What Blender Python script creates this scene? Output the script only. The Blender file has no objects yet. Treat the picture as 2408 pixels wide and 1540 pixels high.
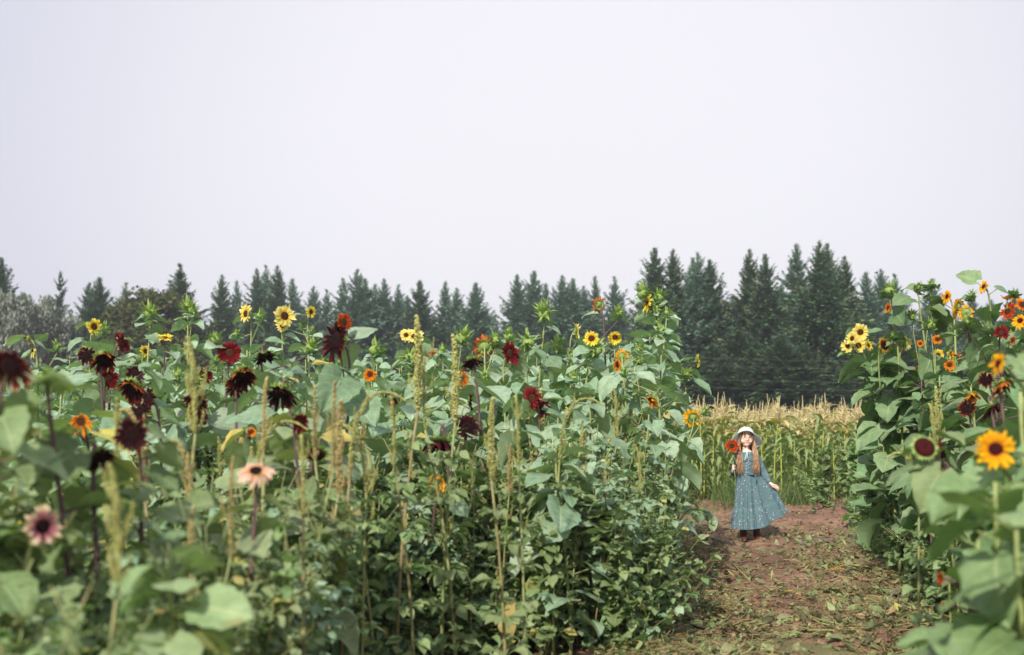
import bpy, math, random
import numpy as np
from mathutils import Vector, Matrix
R = np.random.RandomState(7)
rnd = random.Random(11)
PI = math.pi
scene = bpy.context.scene
# ------------------------------------------------------------------ camera
F = 1138.0; HOR = 430.0; HCAM = 1.3
cam_d = bpy.data.cameras.new('camera'); cam = bpy.data.objects.new('camera', cam_d)
scene.collection.objects.link(cam); scene.camera = cam
cam.location = (0, 0, HCAM); cam.rotation_euler = (PI/2, 0, 0)
cam_d.sensor_width = 36; cam_d.lens = F/1024*36
cam_d.shift_y = (HOR-327.5)/1024
cam_d.clip_start = 0.05; cam_d.clip_end = 3000
cam_d.dof.use_dof = True; cam_d.dof.focus_distance = 10.5; cam_d.dof.aperture_fstop = 2.0
# ------------------------------------------------------------------ light
SUN_EL, SUN_AZ = math.radians(36), math.radians(21)      # azimuth: from behind the camera, to the left
dirv = Vector((math.sin(SUN_AZ)*math.cos(SUN_EL), math.cos(SUN_AZ)*math.cos(SUN_EL), -math.sin(SUN_EL)))
sun_d = bpy.data.lights.new('sun', 'SUN'); sun_d.energy = 5.0; sun_d.angle = math.radians(1.5)
sun_d.color = (1.0, 0.9, 0.76)
sun = bpy.data.objects.new('sun', sun_d); scene.collection.objects.link(sun)
sun.rotation_euler = dirv.to_track_quat('-Z', 'Y').to_euler(); sun.location = (-20, -30, 40)
world = bpy.data.worlds.new('World'); scene.world = world; world.use_nodes = True
wn, wl = world.node_tree.nodes, world.node_tree.links
for n in list(wn): wn.remove(n)
wo = wn.new('ShaderNodeOutputWorld'); bg = wn.new('ShaderNodeBackground'); bg.inputs[1].default_value = 0.1
sky = wn.new('ShaderNodeTexSky'); sky.sky_type = 'NISHITA'; sky.sun_disc = False
sky.sun_elevation = SUN_EL; sky.sun_rotation = math.atan2(-dirv.x, -dirv.y); sky.dust_density = 5; sky.air_density = 1
tc = wn.new('ShaderNodeTexCoord'); dt = wn.new('ShaderNodeVectorMath'); dt.operation = 'DOT_PRODUCT'
cdir = Vector((0.06, 1, 0.16)).normalized(); dt.inputs[1].default_value = cdir
mr = wn.new('ShaderNodeMapRange'); mr.inputs[1].default_value = 0.86; mr.inputs[2].default_value = 1.0
mr.interpolation_type = 'SMOOTHSTEP'
cm = wn.new('ShaderNodeMix'); cm.data_type = 'RGBA'
cm.inputs[6].default_value = (6.9, 6.95, 7.9, 1); cm.inputs[7].default_value = (9.1, 8.95, 9.45, 1)
mx = wn.new('ShaderNodeMix'); mx.data_type = 'RGBA'; mx.inputs[0].default_value = 0.94
wl.new(tc.outputs['Generated'], dt.inputs[0]); wl.new(dt.outputs['Value'], mr.inputs[0])
wl.new(mr.outputs[0], cm.inputs[0]); wl.new(cm.outputs[2], mx.inputs[7]); wl.new(sky.outputs[0], mx.inputs[6])
wl.new(mx.outputs[2], bg.inputs[0]); wl.new(bg.outputs[0], wo.inputs[0])
scene.view_settings.view_transform = 'Standard'; scene.view_settings.look = 'None'
scene.view_settings.exposure = 0.14; scene.view_settings.gamma = 1
scene.render.engine = 'CYCLES'

# ------------------------------------------------------------------ helpers
def at(x, y, d):                       # photo pixel (2408 wide) at distance d -> world
    return np.array([(x*.42525-512)/F*d, d, HCAM+(HOR-y*.42525)/F*d])
def nrm(v):
    v = np.asarray(v, float); return v/(np.linalg.norm(v)+1e-9)
def XL(d): return 0.83+0.17*(d-6.58)
def XR(d): return 2.62+0.206*(d-6.58)

class MB:
    def __init__(s): s.v=[]; s.f=[]; s.t=[]; s.n=0; s.uv=[]; s.fm=[]; s.tm=[]
    def add(s, V, Q=None, UV=None, T=None, m=0):
        V = np.asarray(V, float); s.v.append(V)
        s.uv.append(np.zeros((len(V),2)) if UV is None else np.asarray(UV, float))
        if Q is not None and len(Q): s.f.append(np.asarray(Q)+s.n); s.fm.append(np.full(len(Q), m))
        if T is not None and len(T): s.t.append(np.asarray(T)+s.n); s.tm.append(np.full(len(T), m))
        s.n += len(V)
    def mesh(s, name, mats, smooth=True):
        me = bpy.data.meshes.new(name)
        V = np.concatenate(s.v); UV = np.concatenate(s.uv)
        q = np.concatenate(s.f) if s.f else np.zeros((0,4), int)
        t = np.concatenate(s.t) if s.t else np.zeros((0,3), int)
        loops = np.concatenate([q.ravel(), t.ravel()]).astype(np.int32)
        me.vertices.add(len(V)); me.vertices.foreach_set('co', V.astype(np.float32).ravel())
        me.loops.add(len(loops)); me.loops.foreach_set('vertex_index', loops)
        nf = len(q)+len(t); me.polygons.add(nf)
        st = np.concatenate([np.arange(len(q))*4, len(q)*4+np.arange(len(t))*3]).astype(np.int32)
        me.polygons.foreach_set('loop_start', st)
        mi = np.concatenate((s.fm or [np.zeros(0,int)])+(s.tm or [np.zeros(0,int)])).astype(np.int32)
        me.polygons.foreach_set('material_index', mi)
        me.polygons.foreach_set('use_smooth', np.full(nf, smooth))
        ul = me.uv_layers.new(name='UVMap'); ul.data.foreach_set('uv', UV[loops].astype(np.float32).ravel())
        if not isinstance(mats, (list,tuple)): mats = [mats]
        for m in mats: me.materials.append(m)
        me.update(calc_edges=True); me.validate()
        return me
    def build(s, name, mats, parent=None, loc=None, smooth=True):
        o = bpy.data.objects.new(name, s.mesh(name, mats, smooth)); scene.collection.objects.link(o)
        if parent is not None: o.parent = parent
        if loc is not None: o.location = loc
        return o
def empty(name, loc, label, cat, group=None):
    o = bpy.data.objects.new(name, None); scene.collection.objects.link(o); o.location = loc
    o.empty_display_size = .1; tag(o, label, cat, group); return o
def tag(o, label=None, cat=None, group=None, kind=None):
    if label: o['label'] = label
    if cat: o['category'] = cat
    if group: o['group'] = group
    if kind: o['kind'] = kind
    return o
def copy_tree(o, parent=None):
    c = o.copy(); scene.collection.objects.link(c)
    if parent is not None: c.parent = parent
    for ch in KIDS.get(o.name, []): 
        copy_tree(ch, c)
    return c
KIDS = {}
def remember(root):
    for ch in root.children: KIDS.setdefault(root.name, []).append(ch); remember(ch)

def grid_faces(a, b, wrap=False):      # a rows, b cols of verts
    i = np.arange(a-1)[:,None]; j = np.arange(b if wrap else b-1)[None,:]
    j2 = (j+1) % b
    return np.stack([i*b+j, i*b+j2, (i+1)*b+j2, (i+1)*b+j], -1).reshape(-1,4)
def tube(mb, pts, rad, n=6, m=0, cap=True, uvy=0.0):
    P = np.asarray(pts, float); k = len(P); rad = np.broadcast_to(np.asarray(rad,float), (k,))
    T = np.gradient(P, axis=0); T /= np.linalg.norm(T, axis=1)[:,None]+1e-9
    ref = np.array([0,0,1.]) if abs(T[0][2]) < .9 else np.array([1.,0,0])
    U = np.cross(T, ref); U /= np.linalg.norm(U,axis=1)[:,None]+1e-9
    W = np.cross(T, U); a = np.arange(n)/n*2*PI
    V = P[:,None,:]+rad[:,None,None]*(np.cos(a)[None,:,None]*U[:,None,:]+np.sin(a)[None,:,None]*W[:,None,:])
    uv = np.stack(np.broadcast_arrays(np.linspace(0,1,k)[:,None], np.full((1,n), uvy)), -1).reshape(-1,2)
    V = V.reshape(-1,3); Q = grid_faces(k, n, True)
    if cap:
        V = np.concatenate([V, P[:1], P[-1:]]); uv = np.concatenate([uv, [[0,0],[1,0]]])
        j = np.arange(n); j2 = (j+1)%n
        Tr = np.concatenate([np.stack([j2, j, np.full(n,k*n)],1), np.stack([(k-1)*n+j,(k-1)*n+j2,np.full(n,k*n+1)],1)])
        mb.add(V, Q, uv, Tr, m=m)
    else: mb.add(V, Q, uv, m=m)
def bez(p0,p1,p2,p3,n):
    t = np.linspace(0,1,n)[:,None]
    return (1-t)**3*p0+3*(1-t)**2*t*p1+3*(1-t)*t*t*p2+t**3*p3
def frame(d, up=(0,0,1)):              # columns: side, along, normal
    y = nrm(d); x = np.cross(y, up)
    if np.linalg.norm(x) < 1e-4: x = np.array([1.,0,0])
    x = nrm(x); z = np.cross(x, y); return np.stack([x,y,z], 1)

# leaf blades --------------------------------------------------------------
HU = [0,.06,.16,.3,.45,.6,.75,.88,.96,1.0]; HW = [.10,.30,.43,.47,.43,.345,.235,.12,.045,.0]
OU = [0,.1,.3,.5,.7,.9,1.0]; OW = [.02,.14,.26,.26,.18,.06,.0]
def blade(nu, nv, us, ws, lobe, tooth, L, W, curl, fold, rip, ph, twist=0.0):
    u = np.linspace(0,1,nu)[:,None]; v = np.linspace(-1,1,nv)[None,:]
    w = np.interp(u, us, ws)
    tt = 1+tooth*np.where(np.arange(nu)%2==0,1,-1)[:,None]*(np.abs(v)>.99)
    x = v*w*tt*W; y = (u-lobe*v*v*(1-u)**3)*L
    z = np.abs(x)*fold + rip*L*np.sin(u*9+ph+2.2*np.sign(v))*np.abs(v)**1.5 + rip*.5*L*np.sin(v*5+ph)
    k = curl/L + 1e-5
    a = k*y; yy = np.sin(a)/k - z*np.sin(a)*-1; zz = -(1-np.cos(a))/k + z*np.cos(a)
    ca, sa = np.cos(twist*u), np.sin(twist*u)
    X = x*ca; Z = zz + x*sa
    V = np.stack([X, np.broadcast_to(yy, X.shape), Z], -1).reshape(-1,3)
    uv = np.stack(np.broadcast_arrays(u, v*.5+.5), -1).reshape(-1,2)
    return V, uv
def add_leaf(mb, p, d, L, rs, kind='heart', nu=11, nv=7, m=0, curl=None, up=(0,0,1), W=1.0):
    if kind == 'heart': us, ws, lobe, tooth = HU, HW, .22, .055
    else: us, ws, lobe, tooth = OU, OW, 0, 0
    curl = rs.uniform(.1,1.1) if curl is None else curl
    V, uv = blade(nu, nv, us, ws, lobe, tooth, L, L*W, curl, rs.uniform(-.05,.6), rs.uniform(.015,.06), rs.uniform(0,6), rs.uniform(-.4,.4))
    roll = rs.normal(0,.3)
    u2 = nrm(np.array(up)+np.array([rs.normal(0,.35), rs.normal(0,.35), 0]))
    M = frame(d, u2)
    mb.add(V@M.T+p, LF(nu,nv), uv, m=m)
_lf = {}
def LF(a,b):
    if (a,b) not in _lf: _lf[(a,b)] = grid_faces(a,b)
    return _lf[(a,b)]

# ------------------------------------------------------------------ materials
def newmat(name):
    m = bpy.data.materials.new(name); m.use_nodes = True
    nt = m.node_tree; nt.nodes.clear(); return m, nt.nodes, nt.links
def N(n, t, **kw):
    x = n.new(t)
    for k, v in kw.items(): setattr(x, k, v)
    return x
def ramp(n, l, src, stops, interp='LINEAR'):
    r = N(n, 'ShaderNodeValToRGB'); r.color_ramp.interpolation = interp
    e = r.color_ramp.elements
    while len(e) < len(stops): e.new(0.5)
    for i,(p,c) in enumerate(stops): e[i].position = p; e[i].color = (*c, 1)
    l.new(src, r.inputs[0]); return r.outputs[0]
def mixc(n, l, fac, a, b, mode='MIX'):
    x = N(n, 'ShaderNodeMix', data_type='RGBA', blend_type=mode)
    for i, s in ((0,fac),(6,a),(7,b)):
        if hasattr(s,'links') : l.new(s, x.inputs[i])
        elif i == 0: x.inputs[0].default_value = s
        else: x.inputs[i].default_value = (*s,1)
    return x.outputs[2]
def mathn(n, l, op, a, b=0.0, c=None):
    x = N(n, 'ShaderNodeMath', operation=op)
    for i, s in enumerate((a,b,c)):
        if s is None: continue
        if hasattr(s,'links'): l.new(s, x.inputs[i])
        else: x.inputs[i].default_value = s
    return x.outputs[0]
def leaf_out(n, l, col, rough=.55, trans=.3, bump=None, spec=.35):
    b = N(n,'ShaderNodeBsdfPrincipled'); b.inputs['Roughness'].default_value = rough
    b.inputs['Specular IOR Level'].default_value = spec
    l.new(col, b.inputs['Base Color'])
    t = N(n,'ShaderNodeBsdfTranslucent'); tcol = mixc(n,l,1.0,col,(1.0,1.25,.45),'MULTIPLY'); l.new(tcol, t.inputs[0])
    ms = N(n,'ShaderNodeMixShader'); ms.inputs[0].default_value = trans
    l.new(b.outputs[0], ms.inputs[1]); l.new(t.outputs[0], ms.inputs[2])
    o = N(n,'ShaderNodeOutputMaterial'); l.new(ms.outputs[0], o.inputs[0])
    if bump is not None:
        bp = N(n,'ShaderNodeBump'); bp.inputs['Strength'].default_value = .5; bp.inputs['Distance'].default_value = .01
        l.new(bump, bp.inputs['Height']); l.new(bp.outputs[0], b.inputs['Normal'])
def veined_leaf(name, c1, c2, c3, vein, yellow=None, yfrac=.95, trans=.25, under=(.26,.34,.24), pat=.55, rough=.55):
    m, n, l = newmat(name)
    uv = N(n,'ShaderNodeUVMap'); sp = N(n,'ShaderNodeSeparateXYZ'); l.new(uv.outputs[0], sp.inputs[0])
    u, v = sp.outputs[0], sp.outputs[1]
    av = mathn(n,l,'ABSOLUTE', mathn(n,l,'SUBTRACT', v, .5))
    # midrib + side veins
    mid = mathn(n,l,'LESS_THAN', av, .02)
    sv = mathn(n,l,'FRACT', mathn(n,l,'MULTIPLY', mathn(n,l,'SUBTRACT', u, mathn(n,l,'MULTIPLY', av, .55)), 6.0))
    side = mathn(n,l,'LESS_THAN', mathn(n,l,'ABSOLUTE', mathn(n,l,'SUBTRACT', sv, .5)), .045)
    vn = mathn(n,l,'MAXIMUM', mid, mathn(n,l,'MULTIPLY', side, .6))
    g = N(n,'ShaderNodeNewGeometry'); ri = g.outputs['Random Per Island']
    base = ramp(n,l,ri,[(0,c1),(.5,c2),(1,c3)])
    if yellow: 
        base = mixc(n,l, mathn(n,l,'GREATER_THAN', ri, yfrac), base, yellow)
    tcn = N(n,'ShaderNodeTexCoord'); nz = N(n,'ShaderNodeTexNoise'); nz.inputs['Scale'].default_value = 22; nz.inputs['Detail'].default_value = 5
    l.new(tcn.outputs['Object'], nz.inputs['Vector'])
    base = mixc(n,l,pat, base, ramp(n,l,nz.outputs[0],[(.3,(.55,.6,.5)),(.7,(1.35,1.3,1.3))]), 'MULTIPLY')
    base = mixc(n,l, mathn(n,l,'MULTIPLY',vn,.55), base, vein)
    # browned spots at some places
    nz2 = N(n,'ShaderNodeTexNoise'); nz2.inputs['Scale'].default_value = 7; l.new(tcn.outputs['Object'], nz2.inputs['Vector'])
    base = mixc(n,l, mathn(n,l,'MULTIPLY', mathn(n,l,'GREATER_THAN', nz2.outputs[0], .72), .5), base, (.24,.2,.07))
    base = mixc(n,l, mathn(n,l,'MULTIPLY', g.outputs['Backfacing'], .6), base, under)
    oi = N(n,'ShaderNodeObjectInfo'); hs = N(n,'ShaderNodeHueSaturation')
    l.new(mathn(n,l,'MULTIPLY_ADD', oi.outputs['Random'], .03, .485), hs.inputs['Hue'])
    l.new(mathn(n,l,'MULTIPLY_ADD', oi.outputs['Random'], .35, .82), hs.inputs['Value']); l.new(base, hs.inputs['Color'])
    bh = mathn(n,l,'MULTIPLY_ADD', vn, -1.0, nz.outputs[0])
    leaf_out(n,l,hs.outputs[0], rough=rough, trans=trans, bump=bh)
    return m
def simple_mat(name, stops, src='island', rough=.6, trans=0, scale=30, bump=False, metallic=0):
    m, n, l = newmat(name)
    tcn = N(n,'ShaderNodeTexCoord'); nz = N(n,'ShaderNodeTexNoise'); nz.inputs['Scale'].default_value = scale; nz.inputs['Detail'].default_value = 4
    l.new(tcn.outputs['Object'], nz.inputs['Vector'])
    if src == 'island': s = N(n,'ShaderNodeNewGeometry').outputs['Random Per Island']
    elif src == 'object': s = N(n,'ShaderNodeObjectInfo').outputs['Random']
    elif src == 'u':
        uv = N(n,'ShaderNodeUVMap'); sp = N(n,'ShaderNodeSeparateXYZ'); l.new(uv.outputs[0], sp.inputs[0]); s = sp.outputs[0]
    else: s = nz.outputs[0]
    c = ramp(n,l,s,stops)
    c = mixc(n,l,.5,c,ramp(n,l,nz.outputs[0],[(.3,(.65,.65,.65)),(.7,(1.25,1.25,1.25))]),'MULTIPLY')
    if trans > 0: leaf_out(n,l,c,rough,trans, nz.outputs[0] if bump else None, spec=.1)
    else:
        b = N(n,'ShaderNodeBsdfPrincipled'); b.inputs['Roughness'].default_value = rough; b.inputs['Metallic'].default_value = metallic
        b.inputs['Specular IOR Level'].default_value = .3
        l.new(c, b.inputs['Base Color']); o = N(n,'ShaderNodeOutputMaterial'); l.new(b.outputs[0], o.inputs[0])
        if bump:
            bp = N(n,'ShaderNodeBump'); bp.inputs['Distance'].default_value = .01; bp.inputs['Strength'].default_value = .6
            l.new(nz.outputs[0], bp.inputs['Height']); l.new(bp.outputs[0], b.inputs['Normal'])
    return m
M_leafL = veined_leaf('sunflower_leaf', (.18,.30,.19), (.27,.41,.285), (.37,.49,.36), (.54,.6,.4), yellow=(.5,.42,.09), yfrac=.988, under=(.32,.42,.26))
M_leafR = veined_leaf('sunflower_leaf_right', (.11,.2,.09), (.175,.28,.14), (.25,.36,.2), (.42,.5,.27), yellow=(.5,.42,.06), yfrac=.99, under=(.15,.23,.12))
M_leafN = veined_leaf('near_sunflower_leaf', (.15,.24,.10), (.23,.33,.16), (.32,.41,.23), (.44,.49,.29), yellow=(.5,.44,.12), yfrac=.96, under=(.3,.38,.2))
M_leafNR = veined_leaf('near_right_sunflower_leaf', (.11,.19,.075), (.17,.27,.12), (.25,.35,.17), (.4,.46,.25), yellow=(.5,.44,.12), yfrac=.97, under=(.2,.3,.13))
M_weed = veined_leaf('weed_leaf', (.14,.22,.085), (.23,.34,.15), (.36,.44,.23), (.42,.5,.28), yellow=(.48,.4,.13), yfrac=.955, under=(.24,.33,.19), trans=.35)
M_pale_weed = veined_leaf('pale_weed_leaf', (.20,.30,.14), (.30,.41,.21), (.40,.49,.28), (.45,.53,.32), yellow=(.45,.42,.16), yfrac=.94, under=(.28,.33,.22))
M_stem = simple_mat('green_stem', [(0,(.22,.28,.1)),(1,(.34,.4,.16))], 'object', .5, bump=True)
M_stemP = simple_mat('purple_stem', [(0,(.09,.05,.06)),(1,(.16,.1,.1))], 'object', .5)
M_wstem = simple_mat('weed_stem', [(0,(.2,.25,.09)),(.7,(.28,.3,.13)),(1,(.26,.2,.1))], 'object', .5)
M_bract = simple_mat('bract', [(0,(.2,.32,.08)),(1,(.38,.5,.17))], 'island', .6, trans=.25)
M_spike = simple_mat('amaranth_spike', [(0,(.42,.46,.12)),(.5,(.52,.54,.19)),(1,(.6,.56,.26))], 'island', .8, trans=.15)
M_spikeT = simple_mat('tan_amaranth_spike', [(0,(.46,.38,.14)),(.5,(.55,.46,.2)),(1,(.6,.5,.26))], 'island', .8, trans=.15)
M_corn = veined_leaf('corn_leaf', (.2,.3,.1), (.3,.41,.17), (.42,.5,.26), (.46,.52,.3), yellow=(.5,.44,.2), yfrac=.85, under=(.24,.32,.14), pat=.4)
M_cstalk = simple_mat('corn_stalk', [(0,(.4,.45,.08)),(1,(.5,.5,.12))], 'object', .5)
M_tassel = simple_mat('corn_tassel', [(0,(.5,.4,.2)),(.5,(.68,.58,.33)),(1,(.8,.71,.47))], 'island', .8, trans=.3)
M_grass = simple_mat('grass_blade', [(0,(.08,.14,.05)),(.6,(.14,.22,.08)),(1,(.26,.3,.13))], 'island', .6, trans=.3)
def petal_mat(name, stops):
    m, n, l = newmat(name)
    uv = N(n,'ShaderNodeUVMap'); sp = N(n,'ShaderNodeSeparateXYZ'); l.new(uv.outputs[0], sp.inputs[0])
    ri = N(n,'ShaderNodeNewGeometry').outputs['Random Per Island']
    u = mathn(n,l,'ADD', sp.outputs[0], mathn(n,l,'MULTIPLY', mathn(n,l,'SUBTRACT', ri, .5), .22))
    c = ramp(n,l,u,stops)
    st = mathn(n,l,'SINE', mathn(n,l,'MULTIPLY', sp.outputs[1], 38.0))
    c = mixc(n,l, mathn(n,l,'MULTIPLY_ADD', st, .1, .12), c, (.0,.0,.0))
    leaf_out(n,l,c,.75,.3,spec=.12); return m
def petal_mat2(name, stops, back=None, trans=.3):
    m = petal_mat(name, stops)
    if back:
        n, l = m.node_tree.nodes, m.node_tree.links
        b = [x for x in n if x.type=='BSDF_PRINCIPLED'][0]; src = b.inputs['Base Color'].links[0].from_socket
        g = N(n,'ShaderNodeNewGeometry')
        c = mixc(n,l, mathn(n,l,'MULTIPLY', g.outputs['Backfacing'], .7), src, back); l.new(c, b.inputs['Base Color'])
    tr = [x for x in m.node_tree.nodes if x.type=='MIX_SHADER'][0]; tr.inputs[0].default_value = trans
    tb = [x for x in m.node_tree.nodes if x.type=='BSDF_TRANSLUCENT'][0]
    for lk in list(tb.inputs[0].links):
        mxn = lk.from_node; mxn.inputs[7].default_value = (1.15,1.0,.8,1)
    return m
PET = {
 'Y': petal_mat2('lemon_petal', [(0,(.62,.3,.02)),(.25,(.85,.62,.03)),(.6,(.88,.76,.08)),(1,(.9,.84,.22))]),
 'P': petal_mat2('pale_yellow_petal', [(0,(.8,.55,.05)),(.3,(.88,.76,.16)),(1,(.93,.88,.42))]),
 'G': petal_mat2('golden_petal', [(0,(.75,.25,.01)),(.3,(.9,.45,.01)),(1,(.95,.58,.02))]),
 'O': petal_mat2('orange_petal', [(0,(.25,.035,.005)),(.35,(.75,.2,.01)),(.8,(.85,.32,.015)),(1,(.9,.5,.03))], back=(.85,.45,.03)),
 'F': petal_mat2('rust_petal', [(0,(.7,.28,.02)),(.25,(.42,.03,.008)),(.6,(.55,.055,.01)),(1,(.75,.2,.015))], back=(.7,.22,.03)),
 'R': petal_mat2('deep_red_petal', [(0,(.008,.002,.003)),(.45,(.022,.002,.005)),(.8,(.075,.005,.010)),(1,(.18,.015,.018))], trans=.15),
 'C': petal_mat2('crimson_petal', [(0,(.06,.004,.007)),(.4,(.17,.008,.014)),(1,(.27,.025,.025))], back=(.4,.1,.05)),
 'B': petal_mat2('red_orange_tipped_petal', [(0,(.015,.002,.004)),(.55,(.05,.005,.006)),(.8,(.2,.02,.008)),(1,(.6,.17,.02))], back=(.6,.2,.03)),
 'T': petal_mat2('bicolour_petal', [(0,(.1,.01,.006)),(.4,(.42,.08,.02)),(.6,(.8,.45,.05)),(1,(.9,.75,.15))]),
 'K': petal_mat2('cream_pink_petal', [(0,(.35,.1,.14)),(.35,(.5,.2,.25)),(.6,(.75,.55,.42)),(1,(.85,.8,.5))]),
 'L': petal_mat2('pale_pink_petal', [(0,(.7,.4,.12)),(.4,(.78,.5,.4)),(1,(.85,.68,.52))]),
}
def disc_mat(name, c0, c1, c2):
    m, n, l = newmat(name)
    uv = N(n,'ShaderNodeUVMap'); sp = N(n,'ShaderNodeSeparateXYZ'); l.new(uv.outputs[0], sp.inputs[0])
    tcn = N(n,'ShaderNodeTexCoord'); vz = N(n,'ShaderNodeTexVoronoi'); vz.inputs['Scale'].default_value = 260; l.new(tcn.outputs['Object'], vz.inputs['Vector'])
    c = ramp(n,l,sp.outputs[0],[(0,c0),(.45,c1),(.9,c2),(1,c1)])
    c = mixc(n,l,.5,c,ramp(n,l,vz.outputs['Distance'],[(.1,(1.5,1.4,1.2)),(.6,(.4,.4,.4))]),'MULTIPLY')
    b = N(n,'ShaderNodeBsdfPrincipled'); b.inputs['Roughness'].default_value = .9; b.inputs['Specular IOR Level'].default_value = .15
    l.new(c,b.inputs['Base Color']); bp = N(n,'ShaderNodeBump'); bp.inputs['Distance'].default_value = .004; l.new(vz.outputs['Distance'], bp.inputs['Height']); l.new(bp.outputs[0], b.inputs['Normal'])
    o = N(n,'ShaderNodeOutputMaterial'); l.new(b.outputs[0], o.inputs[0]); return m
D_brown = disc_mat('brown_disc', (.09,.05,.02), (.05,.018,.01), (.13,.05,.012))
D_dark = disc_mat('dark_disc', (.02,.008,.008), (.01,.003,.004), (.03,.006,.006))
D_maroon = disc_mat('maroon_disc', (.035,.008,.008), (.07,.008,.01), (.05,.006,.008))

# ------------------------------------------------------------------ sunflower parts
def head_parts(c, nrmv, rad, kind, rs, droop=0.0, npet=None, refl=0.0):
    """returns calyx, petals, disc builders in plant space. c centre, nrmv facing, rad petal tip radius."""
    n = nrm(nrmv); a = nrm(np.cross(n, [0.13,.21,1])); b = np.cross(n, a); M = np.stack([a,b,n],1)
    rd = {'Y':.38,'P':.36,'G':.34,'O':.38,'F':.40,'R':.42,'C':.3,'B':.42,'T':.42,'K':.36,'L':.34,'D':.8}[kind]
    pet = MB()
    if kind != 'D':
        npet = npet or rs.randint(17,24)
        for lay in range(2):
            for i in range(npet):
                if rs.rand() < .1: continue
                th = (i+.5*lay+rs.uniform(-.22,.22))/npet*2*PI
                L = rad*(1-rd*.8)*rs.uniform(.7,1.1)*(1 if lay==0 else .93); W = L*rs.uniform(.3,.42)
                V, uv = blade(6,3,[0,.2,.5,.8,.93,1],[.2,.36,.5,.36,.16,0],0,0,L,W,rs.uniform(-.35,.55)+refl,rs.uniform(0,.7),.03,rs.uniform(0,6),rs.uniform(-.9,.9))
                el = rs.uniform(-.12,.5) - .12*lay - refl*.5
                d = np.array([math.cos(th)*math.cos(el), math.sin(th)*math.cos(el), math.sin(el)])
                Fm = frame(d, (0,0,1)); p = np.array([math.cos(th),math.sin(th),0])*rad*rd*.8
                W3 = (V@Fm.T+p)@M.T
                rr = uv[:,0]**1.6; W3[:,2] -= droop*L*rr
                if droop > .5: W3 -= n*0
                pet.add(W3+c, LF(6,3), uv)
    ds = MB(); k, mm = 7, 20; r = np.linspace(0,1,k); th = np.arange(mm)/mm*2*PI
    rr, tt = np.meshgrid(r, th, indexing='ij'); R0 = rad*rd
    z = R0*(.28*np.sqrt(np.clip(1-rr**2*.98,0,1)) - .12*np.exp(-(rr/.35)**2)) + rs.normal(0,.008,rr.shape)*R0
    V = np.stack([rr*np.cos(tt)*R0, rr*np.sin(tt)*R0, z],-1).reshape(-1,3)
    ds.add(V@M.T+c, grid_faces(k,mm,True), np.stack([rr,tt/7],-1).reshape(-1,2))
    cal = MB(); r = np.linspace(0,1,5); rr, tt = np.meshgrid(r, th, indexing='ij')
    Rc = R0*1.04; V = np.stack([rr*np.cos(tt)*Rc, rr*np.sin(tt)*Rc, -R0*.55*(1-rr**2)-.004],-1).reshape(-1,3)
    cal.add(V@M.T+c, grid_faces(5,mm,True), np.stack([rr,tt/7],-1).reshape(-1,2))
    nb = 26
    for lay in range(2):
        for i in range(nb):
            th_ = (i+rs.uniform(-.3,.3))/nb*2*PI; L = R0*rs.uniform(.55,.95)*(1.0 if kind!='D' else .55)
            V, uv = blade(4,3,[0,.3,1],[.42,.4,0],0,0,L,L*.75,rs.uniform(-.3,1.2),.2,0,0,0)
            el = rs.uniform(-.7,.25)
            if kind == 'D': el = rs.uniform(-.2,.6)
            d = np.array([math.cos(th_)*math.cos(el), math.sin(th_)*math.cos(el), math.sin(el)])
            p = np.array([math.cos(th_)*Rc*.93, math.sin(th_)*Rc*.93, -R0*.08-.1*R0*lay])
            cal.add((V@frame(d,(0,0,1)).T+p)@M.T+c, LF(4,3), uv)
    return cal, pet, ds
def bud_parts(mb, c, nrmv, rad, rs):
    n = nrm(nrmv); a = nrm(np.cross(n,[.13,.21,1])); b = np.cross(n,a); M = np.stack([a,b,n],1)
    th = np.arange(10)/10*2*PI; ph = np.linspace(0,PI,6); pp,tt = np.meshgrid(ph,th,indexing='ij')
    V = np.stack([np.sin(pp)*np.cos(tt), np.sin(pp)*np.sin(tt), -np.cos(pp)*.75],-1).reshape(-1,3)*rad*.55
    mb.add(V@M.T+c, grid_faces(6,10,True))
    for i in range(34):
        t = rs.uniform(0,2*PI); el = rs.uniform(-.5,1.3); L = rad*rs.uniform(.6,1.15)
        d = np.array([math.cos(t)*math.cos(el), math.sin(t)*math.cos(el), math.sin(el)])
        V, uv = blade(4,3,[0,.3,.7,1],[.3,.28,.1,0],0,0,L,L*.55,rs.uniform(-1.2,.6),.3,0,0,0)
        mb.add((V@frame(d,(0.01,0,1)).T+d*rad*.35)@M.T+c, LF(4,3), uv)
HEAD_MATS = {'Y':D_brown,'P':D_brown,'G':D_maroon,'O':D_brown,'F':D_brown,'R':D_dark,'C':D_brown,'B':D_dark,'T':D_dark,'K':D_dark,'L':D_dark,'D':D_maroon}
SIGHT = []
def crowds(p, L, reach=.4):              # would a blade of length L centred at p crowd a bloom behind it?
    if p[1] < .5: return False
    px = 512+p[0]/p[1]*F; py = HOR-(p[2]-HCAM)/p[1]*F; r = L*reach/p[1]*F
    for (x,y,rr,dd) in SIGHT:
        if p[1] < dd+.12 and (px-x)**2+(py-y)**2 < (rr*.95+r)**2: return True
    return False
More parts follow.
